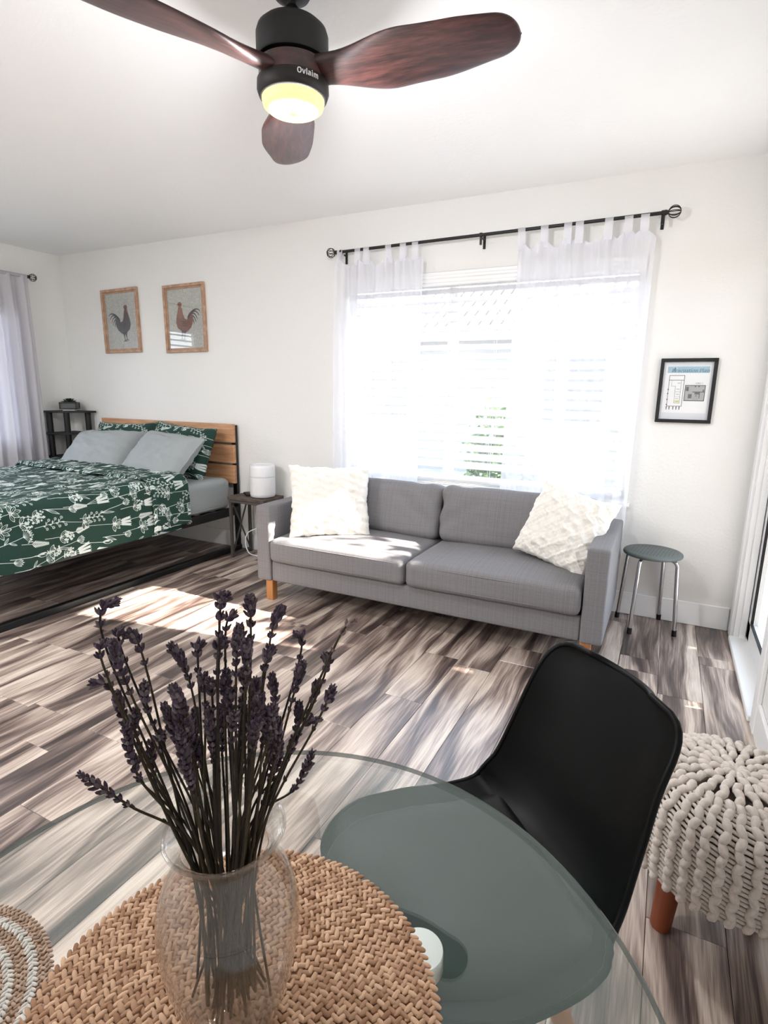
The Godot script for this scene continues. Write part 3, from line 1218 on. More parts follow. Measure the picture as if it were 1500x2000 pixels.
	var sham := pillow_mesh(0.70, 0.46, 0.16, 57, 0.9, null, 24, 0.0)
	var sp := sham.mesh()
	for q in [[Vector3(-4.17, 0.785, 0.21), 0.02, -20.0, 0.02, "dark green flower-printed pillow by the corner shelf, against the headboard"], [Vector3(-3.50, 0.79, 0.215), -0.05, -20.0, -0.06, "dark green flower-printed pillow by the side table, against the headboard"]]:
		var o := thing("pillow", q[4], "pillow", q[0], 0.0, "green printed pillows on the bed")
		o.rotation = Vector3(deg_to_rad(q[2]), q[1], q[3])
		part("pillowcase", sp, dm, o)


func build_corner_shelf() -> void:
	var t := thing("corner_shelf", "black quarter-round corner shelf with round posts between bed and curtain", "shelf", Vector3(XL + 0.02, 0, 0.02))
	var quarter := PackedVector2Array([Vector2(0, 0)])
	for k in range(13):
		var a := PI / 2 * k / 12.0
		quarter.append(Vector2(cos(a), sin(a)) * 0.33)
	var bs := MB.new()
	bs.plate(quarter, 0.0, 0.016, 0.002)
	var sm := bs.mesh()
	for y in [0.06, 0.44, 0.655, 0.865, 1.06]:
		var o := part("shelf_board", sm, M["matte black"], t, Vector3(0, y + 0.016, 0))
		o.rotation.x = PI / 2
	for q in [Vector2(0.055, 0.27), Vector2(0.215, 0.215), Vector2(0.27, 0.045)]:
		var b := MB.new()
		b.tube([Vector3(q.x, 0.0, q.y), Vector3(q.x, 1.06, q.y)], 0.025, 16)
		part("post", b, M["matte black"], t)
	# planter with succulent on top
	var p := thing("planter", "small black framed grey planter with succulent on the corner shelf", "planter", Vector3(XL + 0.155, 1.076, 0.14), 0.75)
	var b := MB.new()
	b.span(Vector3(-0.05, 0, -0.05), Vector3(0.05, 0.014, 0.05), 0.002)
	part("foot", b, M["white plastic"], p)
	b = MB.new()
	b.span(Vector3(-0.064, 0.018, -0.064), Vector3(0.064, 0.068, 0.064), 0.002)
	part("pot", b, mat("grey pot", Color(0.36, 0.37, 0.37), 0.8), p)
	b = MB.new()
	for y in [0.018, 0.07]:
		for s in [-1.0, 1.0]:
			b.box(Vector3(0, y, s * 0.066), Vector3(0.142, 0.010, 0.010), 0.001)
			b.box(Vector3(s * 0.066, y, 0), Vector3(0.010, 0.010, 0.142), 0.001)
	for sx in [-1.0, 1.0]:
		for sz in [-1.0, 1.0]:
			b.box(Vector3(sx * 0.066, 0.044, sz * 0.066), Vector3(0.010, 0.062, 0.010), 0.001)
	part("frame", b, M["black metal"], p)
	var sg := mat("succulent", Color(0.13, 0.15, 0.14), 0.6)
	var lf := MB.new()
	lf.sheet(6, 8, func(s: float, tt: float) -> Vector3:
		var a := s * TAU
		var w := 0.013 * sin(PI * clampf(tt * 0.92 + 0.08, 0.0, 1.0))
		return Vector3(cos(a) * w, 0.055 * tt + 0.0, sin(a) * w * 0.35 + 0.012 * tt * tt)
	, Vector3.ZERO, Vector2.ONE, true)
	var lm := lf.mesh()
	for k in range(22):
		var o := part("leaf", lm, sg, p, Vector3(0, 0.066, 0))
		var el := lerpf(1.25, 0.15, k / 21.0)
		o.rotation = Vector3(0, k * 2.4, 0)
		o.basis = Basis(Vector3.UP, k * 2.4) * Basis(Vector3.RIGHT, el)
		o.scale = Vector3.ONE * lerpf(1.45, 0.9, k / 21.0)


func build_side_table() -> void:
	var gw := mat("weathered wood", Color(1, 1, 1), 0.7)
	gw.albedo_texture = noise_tex(0.015, 256, [Color(0.25, 0.21, 0.19), Color(0.40, 0.35, 0.32)], 4, 14)
	triplanar(gw, 3.0)
	var leg := mat("taupe steel", Color(0.30, 0.275, 0.255), 0.6)
	var t := thing("side_table", "small brown side table with crossed metal braces between bed and sofa", "side table", Vector3(-2.79, 0, 0.155))
	var b := MB.new()
	b.span(Vector3(-0.175, 0.462, -0.125), Vector3(0.175, 0.487, 0.125), 0.003)
	part("table_top", b, gw, t)
	for sx in [-1.0, 1.0]:
		for sz in [-1.0, 1.0]:
			b = MB.new()
			b.box(Vector3(sx * 0.155, 0.231, sz * 0.108), Vector3(0.022, 0.462, 0.022), 0.002)
			part("leg", b, leg, t)
	for sx in [-1.0, 1.0]:
		for k in [-1.0, 1.0]:
			b = MB.new()
			b.tube([Vector3(sx * 0.155 + k * 0.003, 0.03, -0.1 * k), Vector3(sx * 0.155 + k * 0.003, 0.455, 0.1 * k)], 0.007, 6)
			part("brace", b, leg, t)
		b = MB.new()
		b.box(Vector3(sx * 0.155, 0.025, 0), Vector3(0.02, 0.02, 0.2), 0.002)
		part("side_bar", b, leg, t)
	for sz in [-1.0, 1.0]:
		b = MB.new()
		b.box(Vector3(0, 0.45, sz * 0.108), Vector3(0.29, 0.02, 0.02), 0.002)
		part("apron", b, leg, t)
	# white air purifier, remote
	var p := thing("air_purifier", "white cylindrical air purifier standing on the side table", "air purifier", Vector3(-2.722, 0.487, 0.15))
	b = MB.new()
	b.lathe([Vector2(0, 0), Vector2(0.082, 0), Vector2(0.092, 0.008), Vector2(0.096, 0.03), Vector2(0.097, 0.158)], 40)
	part("body", b, M["white plastic"], p)
	b = MB.new()
	b.lathe([Vector2(0.095, 0.1585), Vector2(0.095, 0.1605), Vector2(0.0975, 0.161), Vector2(0.096, 0.225), Vector2(0.092, 0.243), Vector2(0.084, 0.249), Vector2(0.079, 0.249), Vector2(0.076, 0.240), Vector2(0.072, 0.238)], 40)
	part("shell", b, M["white plastic"], p)
	b = MB.new()
	b.lathe([Vector2(0.074, 0.236), Vector2(0.0, 0.236)], 32)
	part("top_panel", b, mat("dark grey plastic", Color(0.25, 0.25, 0.26), 0.5), p)
	for k in range(9):
		b = MB.new()
		b.box(Vector3(0, 0.239, -0.056 + k * 0.014), Vector3(2.0 * sqrt(maxf(0.0, 0.072 * 0.072 - pow(-0.056 + k * 0.014, 2))), 0.004, 0.005), 0.001)
		part("grille_bar", b, M["white plastic"], p)
	b = MB.new()
	b.lathe([Vector2(0.084, 0.0005), Vector2(0.086, 0.003), Vector2(0.0875, 0.0045)], 40)
	part("base_ring", b, M["matte black"], p)
	var rc := thing("remote_control", "slim black remote control lying on the side table", "remote", Vector3(-2.868, 0.487, 0.16), 0.9)
	b = MB.new()
	b.rbox(Vector3(0, 0.008, 0), Vector3(0.036, 0.016, 0.13), 0.006, 6)
	part("case", b, M["matte black"], rc)
	for j in range(5):
		for i in range(3):
			b = MB.new()
			b.box(Vector3(-0.009 + i * 0.009, 0.0163, -0.04 + j * 0.016), Vector3(0.005, 0.002, 0.007), 0.0006)
			part("button", b, mat("grey button", Color(0.2, 0.2, 0.2), 0.6) if not M.has("grey button") else M["grey button"], rc)
	# outlet on the wall and the white cord
	var ol := thing("wall_outlet", "white wall outlet with plug behind the side table", "outlet", Vector3(-2.84, 0.16, 0.0))
	b = MB.new()
	b.box(Vector3(0, 0.06, 0.004), Vector3(0.07, 0.115, 0.006), 0.002)
	part("cover_plate", b, M["white plastic"], ol)
	for y in [0.04, 0.08]:
		b = MB.new()
		b.box(Vector3(0, y, 0.0075), Vector3(0.034, 0.028, 0.003), 0.002)
		part("socket", b, M["white plastic"], ol)
	var cd := thing("power_cord", "looped white power cord on the floor under the side table", "cord", Vector3(-2.85, 0, 0.1))
	b = MB.new()
	b.box(Vector3(0.01, 0.2, -0.075), Vector3(0.03, 0.03, 0.035), 0.004)
	part("plug", b, M["white plastic"], cd)
	b = MB.new()
	b.tube(curve([Vector3(0.01, 0.2, -0.06), Vector3(0.0, 0.205, -0.02), Vector3(-0.055, 0.17, 0.03), Vector3(-0.06, 0.09, 0.05), Vector3(-0.02, 0.02, 0.06), Vector3(0.06, 0.012, 0.07), Vector3(0.16, 0.01, 0.085), Vector3(0.3, 0.008, 0.06)], 6), 0.0042, 7)
	part("cable", b, M["white plastic"], cd)


func rooster(pt: Paint, flip: bool, body: Color, dark: Color, neck: Color, comb: Color) -> void:
	# painted in a 240 x 300 field
	var X := func(x: float) -> float: return (240.0 - x) if flip else x
	var P := func(a: Array) -> PackedVector2Array:
		var o := PackedVector2Array()
		for k in range(0, a.size(), 2):
			o.append(Vector2(X.call(a[k]), a[k + 1]))
		return o
	# tail plumes
	for q in [[98, 140, 66, 100, 38, 96, 22, 118], [98, 142, 70, 108, 46, 106, 30, 140], [100, 146, 76, 118, 54, 120, 42, 160], [100, 150, 80, 130, 62, 136, 52, 176], [102, 150, 86, 140, 70, 150, 64, 186]]:
		var prev := Vector2(X.call(q[0]), q[1])
		for k in range(1, 25):
			var t := k / 24.0
			var a := Vector2(q[0], q[1]).bezier_interpolate(Vector2(q[2], q[3]), Vector2(q[4], q[5]), Vector2(q[6], q[7]), t)
			var pnt := Vector2(X.call(a.x), a.y)
			pt.line(prev, pnt, 6.5 * (1.0 - t * 0.7), 6.0 * (1.0 - t * 0.75), dark)
			prev = pnt
	pt.poly(P.call([80, 126, 98, 152, 114, 160, 128, 152, 137, 124, 141, 96, 149, 84, 165, 88, 173, 112, 183, 146, 187, 176, 178, 206, 156, 224, 144, 236, 126, 238, 108, 226, 88, 210, 74, 182, 69, 150]), body)
	pt.poly(P.call([138, 128, 142, 96, 150, 84, 164, 88, 169, 110, 172, 136, 158, 152, 146, 150]), neck)
	# wing
	for k in range(7):
		pt.line(Vector2(X.call(150 - k * 2.0), 164 + k * 6.0), Vector2(X.call(96 + k * 3.0), 172 + k * 5.0), 3.2, 1.6, dark if k % 2 else body.lerp(neck, 0.35))
	# head, beak, comb, wattle
	pt.dot(X.call(156), 80, 11, neck)
	pt.poly(P.call([164, 76, 176, 82, 164, 86]), Color(0.62, 0.52, 0.34))
	for q in [[146, 70, 6], [152, 64, 7], [160, 64, 7], [166, 69, 5], [163, 92, 6], [161, 99, 5]]:
		pt.dot(X.call(q[0]), q[1], q[2], comb)
	pt.dot(X.call(159), 78, 1.8, Color(0.1, 0.08, 0.08))
	# legs
	for q in [[130, 0], [146, 6]]:
		pt.line(Vector2(X.call(q[0]), 228), Vector2(X.call(q[0] + 2), 252), 7, 3.5, dark)
		pt.line(Vector2(X.call(q[0] + 2), 250), Vector2(X.call(q[0] + 6), 276 - q[1]), 3.0, 2.6, dark.lerp(Color(0.5, 0.45, 0.35), 0.3))
		for k in [-14, 4, 14]:
			pt.line(Vector2(X.call(q[0] + 6), 275 - q[1]), Vector2(X.call(q[0] + 6 + k), 281 - q[1]), 2.4, 1.6, dark)


func build_pictures() -> void:
	var fw := mat("light oak", Color(1, 1, 1), 0.55)
	fw.albedo_texture = noise_tex(0.02, 256, [Color(0.60, 0.46, 0.37), Color(0.76, 0.63, 0.53)], 4, 24)
	triplanar(fw, 3.0)
	var specs := [
		[-4.533, -4.089, 1.585, 2.112, false, Color(0.24, 0.24, 0.245), Color(0.13, 0.13, 0.14), Color(0.29, 0.17, 0.18), Color(0.47, 0.22, 0.22), "oak framed picture of a dark grey rooster"],
		[-3.788, -3.344, 1.577, 2.102, true, Color(0.45, 0.27, 0.20), Color(0.24, 0.15, 0.15), Color(0.53, 0.33, 0.24), Color(0.50, 0.21, 0.21), "oak framed picture of a reddish brown rooster"],
	]
	for s in specs:
		var x0: float = s[0]; var x1: float = s[1]; var y0: float = s[2]; var y1: float = s[3]
		var w := x1 - x0
		var h := y1 - y0
		var t := thing("framed_picture", s[9], "picture", Vector3((x0 + x1) / 2, y0, 0.0), 0.0, "framed rooster pictures above the bed")
		t.rotation.z = 0.012
		for e in [[0, 0.0115, w, 0.023], [0, h - 0.0115, w, 0.023]]:
			var b := MB.new()
			b.box(Vector3(e[0], e[1], 0.0125), Vector3(e[2], e[3], 0.025), 0.003)
			part("frame_rail", b, fw, t)
		for e in [-1.0, 1.0]:
			var b := MB.new()
			b.box(Vector3(e * (w / 2 - 0.0115), h / 2, 0.0125), Vector3(0.023, h - 0.046, 0.025), 0.003)
			part("frame_stile", b, fw, t)
		var fil := MB.new()
		for e in [-1.0, 1.0]:
			fil.box(Vector3(e * (w / 2 - 0.029), h / 2, 0.008), Vector3(0.012, h - 0.046, 0.012), 0.001)
			fil.box(Vector3(0, h / 2 + e * (h / 2 - 0.029), 0.008), Vector3(w - 0.046, 0.012, 0.012), 0.001)
		part("inner_moulding", fil, fw, t)
		var sheet_ := Paint.new(240, 350, Color(0.70, 0.70, 0.67))
		var r := RandomNumberGenerator.new()
		r.seed = 5
		for k in range(2600):
			var c := r.randf_range(0.63, 0.76)
			sheet_.dot(r.randf() * 240, r.randf() * 350, r.randf_range(1, 5), Color(c, c, c * 0.955))
		var pt := Paint.new(240, 300, Color.WHITE)
		pt.im.blit_rect(sheet_.im, Rect2i(0, 20, 240, 300), Vector2i.ZERO)
		rooster(pt, s[4], s[5], s[6], s[7], s[8])
		var pm := mat("rooster print", Color.WHITE, 0.8)
		sheet_.im.blit_rect(pt.im, Rect2i(0, 0, 240, 300), Vector2i(0, 20))
		pm.albedo_texture = tex(sheet_.im)
		pm.texture_repeat = false
		var b := MB.new()
		var q := Vector2(w / 2 - 0.03, h - 0.06)
		b.face([Vector3(-q.x, 0.03, 0.005), Vector3(q.x, 0.03, 0.005), Vector3(q.x, h - 0.03, 0.005), Vector3(-q.x, h - 0.03, 0.005)], [Vector2(0, 1), Vector2(1, 1), Vector2(1, 0), Vector2(0, 0)])
		part("print", b, pm, t)
		b = MB.new()
		b.span(Vector3(-q.x, 0.03, 0.0075), Vector3(q.x, h - 0.03, 0.0095), 0.0)
		part("pane", b, M["picture glass"], t)


func build_plan() -> void:
	# framed evacuation plan by the door
	var w := 0.272
	var h := 0.341
	var t := thing("framed_evacuation_plan", "black framed evacuation plan with blue heading on the wall above the stool", "framed sign", Vector3(0.0605, 1.145, 0.0))
	for e in [0.009, h - 0.009]:
		var b := MB.new()
		b.box(Vector3(0, e, 0.011), Vector3(w, 0.018, 0.022), 0.002)
		part("frame_rail", b, M["matte black"], t)
	for e in [-1.0, 1.0]:
		var b := MB.new()
		b.box(Vector3(e * (w / 2 - 0.009), h / 2, 0.011), Vector3(0.018, h - 0.036, 0.022), 0.002)
		part("frame_stile", b, M["matte black"], t)
	var W := 472
	var Hh := 610
	var pt := Paint.new(W, Hh, Color(0.86, 0.87, 0.89))
	var ink := Color(0.16, 0.16, 0.18)
	var rect := func(x: float, y: float, a: float, c: float, col: Color) -> void:
		pt.im.fill_rect(Rect2i(int(x), int(y), int(a), int(c)), col)
	rect.call(22, 40, 428, 500, Color(0.93, 0.93, 0.93))
	rect.call(38, 48, 400, 68, Color(0.60, 0.74, 0.80))
	# running figure by a door
	rect.call(96, 58, 2, 48, Color(0.9, 0.95, 0.97)); rect.call(96, 58, 34, 2, Color(0.9, 0.95, 0.97)); rect.call(128, 58, 2, 48, Color(0.9, 0.95, 0.97))
	var teal := Color(0.05, 0.27, 0.36)
	pt.dot(108, 64, 5.5, teal)
	pt.line(Vector2(106, 70), Vector2(102, 88), 4, 4, teal)
	pt.line(Vector2(102, 88), Vector2(112, 96), 2.6, 2.4, teal); pt.line(Vector2(112, 96), Vector2(108, 106), 2.4, 2.2, teal)
	pt.line(Vector2(102, 88), Vector2(94, 97), 2.6, 2.4, teal); pt.line(Vector2(94, 97), Vector2(84, 98), 2.4, 2.2, teal)
	pt.line(Vector2(106, 73), Vector2(117, 80), 2.2, 2, teal); pt.line(Vector2(105, 73), Vector2(94, 80), 2.2, 2, teal)
	# building outline with units
	for q in [[62, 140, 150, 5], [62, 140, 5, 330], [207, 140, 5, 330], [62, 190, 150, 5], [62, 466, 150, 5], [90, 196, 3, 60], [90, 254, 42, 3], [130, 254, 3, 180], [182, 196, 3, 240], [130, 314, 55, 3], [130, 366, 55, 3]]:
		rect.call(q[0], q[1], q[2], q[3], ink if q[3] > 100 or q[2] > 100 else Color(0.45, 0.45, 0.47))
	for q in [[130, 366, 55, 3], [130, 434, 58, 4], [130, 366, 4, 70], [183, 366, 4, 70]]:
		rect.call(q[0], q[1], q[2], q[3], Color(0.62, 0.62, 0.34))
	rect.call(134, 404, 49, 28, Color(0.86, 0.86, 0.68))
	for q in [[146, 220], [142, 284], [142, 338], [140, 384], [146, 414]]:
		rect.call(q[0], q[1], 34, 3, Color(0.5, 0.5, 0.5)); rect.call(q[0] + 4, q[1] + 6, 24, 3, Color(0.6, 0.6, 0.6))
	for y in [286, 330, 394, 448]:
		rect.call(56, y, 14, 10, ink)
	for x in [58, 86, 124, 154, 184]:
		rect.call(x, 474, 13, 12, ink); rect.call(x + 2, 488, 9, 18, ink)
	# grey unit plan
	rect.call(224, 244, 196, 168, Color(0.66, 0.66, 0.66))
	for q in [[224, 244, 196, 7], [224, 404, 196, 8], [224, 244, 7, 168], [413, 244, 7, 168], [300, 312, 120, 7], [366, 312, 6, 72]]:
		rect.call(q[0], q[1], q[2], q[3], Color(0.14, 0.14, 0.14))
	for q in [[236, 262, 26, 44], [262, 338, 36, 46], [322, 320, 46, 22], [316, 250, 14, 14], [350, 252, 14, 12], [396, 290, 14, 22], [330, 352, 20, 8]]:
		rect.call(q[0], q[1], q[2], q[3], Color(0.33, 0.33, 0.33))
	for k in range(7):
		pt.line(Vector2(308 + k * 8, 362), Vector2(308 + k * 8, 400), 0.8, 0.8, Color(0.45, 0.45, 0.45))
	var pm := mat("plan print", Color.WHITE, 0.7)
	pm.albedo_texture = tex(pt.im)
	pm.texture_repeat = false
	var b := MB.new()
	b.face([Vector3(-w / 2 + 0.018, 0.018, 0.006), Vector3(w / 2 - 0.018, 0.018, 0.006), Vector3(w / 2 - 0.018, h - 0.018, 0.006), Vector3(-w / 2 + 0.018, h - 0.018, 0.006)], [Vector2(0, 1), Vector2(1, 1), Vector2(1, 0), Vector2(0, 0)])
	part("plan_sheet", b, pm, t)
	var f := SystemFont.new()
	f.font_names = PackedStringArray(["Droid Serif"])
	f.font_italic = true
	for q in [["Evacuation Plan", 0.0235, Vector3(0.012, h - 0.0638, 0.0064), mat("teal ink", teal, 0.7), "heading"], ["UNIT 1", 0.0105, Vector3(0.06, h - 0.131, 0.0064), mat("black ink", Color(0.15, 0.15, 0.16), 0.7), "caption"]]:
		var tmx := TextMesh.new()
		tmx.text = q[0]
		tmx.font = f
		tmx.font_size = 64
		tmx.pixel_size = q[1] / 64.0
		tmx.depth = 0.0004
		var o := part(q[4], tmx, q[3], t, q[2])
		if q[4] == "heading":
			o.basis = Basis(Vector3(1, 0, 0), Vector3(0.22, 1, 0), Vector3(0, 0, 1))
	b = MB.new()
	b.span(Vector3(-w / 2 + 0.018, 0.018, 0.0105), Vector3(w / 2 - 0.018, h - 0.018, 0.012), 0.0)
	part("pane", b, M["picture glass"], t)


# ---------------------------------------------------------------- curtains
func finial(b: MB, at: Vector3, dir: Vector3) -> void:
	# collar and open wire ball at the end of a rod
	b.tube([at - dir * 0.03, at - dir * 0.012, at + dir * 0.004], [0.0095, 0.014, 0.008], 10)
	var c := at + dir * 0.029
	var x := dir.cross(Vector3.UP).normalized()
	var y := x.cross(dir)
	for k in range(9):
		var a := TAU * k / 9.0
		var s := x * cos(a) + y * sin(a)
		var path := []
		for j in range(9):
			var t := PI * j / 8.0
			path.append(c - dir * cos(t) * 0.029 + s * sin(t) * 0.03)
		b.tube(path, 0.0022, 5)


func build_curtains() -> void:
	var rod := thing("curtain_rod", "long black curtain rod with wire ball ends above the wide window", "curtain rod", Vector3(0, 2.195, 0.075))
	var b := MB.new()
	b.tube([Vector3(-2.12, -0.004, 0), Vector3(-0.12, 0.012, 0)], 0.0095, 12)
	part("rod", b, M["black metal"], rod)
	for q in [[-2.12, -0.004, -1.0], [-0.12, 0.012, 1.0]]:
		b = MB.new()
		finial(b, Vector3(q[0], q[1], 0), Vector3(q[2], 0, 0))
		part("finial", b, M["black metal"], rod)
	for q in [[-2.07, -0.004], [-1.11, 0.004], [-0.145, 0.012]]:
		b = MB.new()
		b.box(Vector3(q[0], q[1] - 0.025, -0.072), Vector3(0.016, 0.075, 0.006), 0.001)
		b.box(Vector3(q[0], q[1] - 0.012, -0.037), Vector3(0.012, 0.008, 0.07), 0.001)
		b.tube([Vector3(q[0] - 0.007, q[1], 0), Vector3(q[0] + 0.007, q[1], 0)], 0.013, 12)
		b.box(Vector3(q[0], q[1] - 0.03, 0), Vector3(0.012, 0.05, 0.012), 0.001)
		part("bracket", b, M["black metal"], rod)
	# two sheer panels hung by tabs
	var nz := FastNoiseLite.new()
	nz.seed = 12; nz.frequency = 1.0
	for q in [[-2.115, -1.465, "sheer white tab-top curtain by the side table end of the window", 6, 0.0], [-0.885, -0.165, "sheer white tab-top curtain by the stool end of the window", 7, 4.0]]:
		var x0: float = q[0]; var x1: float = q[1]
		var ph: float = q[4]
		var tabs: int = q[3]
		var cur := thing("sheer_curtain", q[2], "curtain", Vector3(x0, 0, 0.075), 0.0, "sheer curtains at the wide window")
		var wd := x1 - x0
		var wave := func(s: float, y: float) -> float:
			var down := clampf((2.1 - y) / 0.35, 0.0, 1.0)
			return 0.02 * (0.35 + 0.65 * down) * sin(s * TAU * 4.2 + ph + 0.8 * sin(y * 1.3 + ph)) + 0.012 * sin(s * TAU * 10.0 + ph * 2.0 + y * 1.1) + 0.014 * nz.get_noise_2d(s * 5.0 + ph, y * 1.2)
		var tab_at := []
		for k in range(tabs):
			tab_at.append(clampf((k + 0.35 + 0.25 * sin(k * 2.3 + ph)) / (tabs - 0.3), 0.02, 0.98))
		var top := func(s: float) -> float:
			# sags between the tabs
			var near := 1.0
			for a in tab_at:
				near = minf(near, absf(s - a) * tabs)
			return 2.125 - 0.035 * smoothstep(0.1, 0.6, near) + (0.012 * s if ph > 1.0 else 0.0)
		b = MB.new()
		b.sheet(110, 40, func(s: float, t: float) -> Vector3:
			var y1: float = top.call(s)
			var y := lerpf(y1, 0.42 if ph < 1.0 else 0.36, t)
			var flare := 1.0 + 0.03 * t
			return Vector3((s - 0.5) * wd * flare + wd * 0.5 + 0.02 * t * sin(ph), y, wave.call(s, y) + 0.012 * t)
		, Vector3(0, 0, 1), Vector2(wd, 1.75))
		part("panel", b, M["sheer"], cur)
		b = MB.new()
		b.sheet(110, 3, func(s: float, t: float) -> Vector3:
			var y: float = (top.call(s) as float) - t * 0.05
			return Vector3((s - 0.5) * wd + wd * 0.5, y, wave.call(s, y) - 0.003)
		, Vector3(0, 0, 1))
		part("top_hem", b, M["sheer hem"], cur)
		for a in tab_at:
			b = MB.new()
			var y0: float = top.call(a)
			var z0: float = wave.call(a, y0)
			var yr := 2.195 + (0.006 if ph > 1.0 else -0.004) - 0.0
			var loop := []
			loop.append(Vector2(z0 + 0.004, y0 - 0.03))
			for k in range(9):
				var t := -0.3 + (PI + 0.6) * k / 8.0
				loop.append(Vector2(cos(t) * 0.0125, yr + sin(t) * 0.0125))
			loop.append(Vector2(z0 - 0.004, y0 - 0.03))
			for k in range(loop.size() - 1):
				var p: Vector2 = loop[k]
				var r2: Vector2 = loop[k + 1]
				var xa: float = a * wd - 0.021
				var xb: float = a * wd + 0.021
				b.face([Vector3(xa, p.y, p.x), Vector3(xb, p.y, p.x), Vector3(xb, r2.y, r2.x), Vector3(xa, r2.y, r2.x)])
			part("tab", b, M["sheer hem"], cur)
	# grey curtain on the left wall
	rod = thing("curtain_rod", "short black curtain rod with wire ball end above the grey curtain", "curtain rod", Vector3(XL + 0.09, 2.195, 0))
	b = MB.new()
	b.tube([Vector3(0, 0, 0.345), Vector3(0, 0, 2.0)], 0.0095, 12)
	part("rod", b, M["black metal"], rod)
	for q in [[0.345, -1.0], [2.0, 1.0]]:
		b = MB.new()
		finial(b, Vector3(0, 0, q[0]), Vector3(0, 0, q[1]))
		part("finial", b, M["black metal"], rod)
	for z in [0.60, 1.9]:
		b = MB.new()
		b.box(Vector3(-0.044, -0.014, z), Vector3(0.09, 0.008, 0.012), 0.001)
		b.box(Vector3(-0.087, -0.025, z), Vector3(0.006, 0.075, 0.016), 0.001)
		b.tube([Vector3(0, 0, z - 0.006), Vector3(0, 0, z + 0.006)], 0.013, 12)
		part("bracket", b, M["black metal"], rod)
	for q in [[0.37, 0.78, "heavy grey curtain hanging beside the corner shelf"], [1.5, 1.92, "heavy grey curtain hanging at the foot end of the bed"]]:
		var cur := thing("grey_curtain", q[2], "curtain", Vector3(XL + 0.09, 0, q[0]), 0.0, "grey curtains by the bed")
		var wd: float = q[1] - q[0]
		b = MB.new()
		b.sheet(70, 30, func(s: float, t: float) -> Vector3:
			var y := lerpf(2.2, 0.08, t)
			var k := 0.4 + 0.6 * clampf(t * 4.0, 0.0, 1.0)
			return Vector3(k * (0.034 * sin(s * TAU * 3.3 + 0.6 * t) + 0.012 * sin(s * TAU * 7.7 + 2.0)) + 0.004, y, s * wd + 0.03 * t * (s - 0.3))
		, Vector3(1, 0, 0), Vector2(wd, 2.1))
		part("panel", b, M["grey curtain"], cur)
		b = MB.new()
		b.sheet(20, 10, func(s: float, t: float) -> Vector3:
			var a := TAU * s
			return Vector3(cos(a) * 0.014, 2.195 + sin(a) * 0.014, t * wd)
		, Vector3.ZERO, Vector2.ONE, true)
		part("rod_pocket", b, M["grey curtain"], cur)


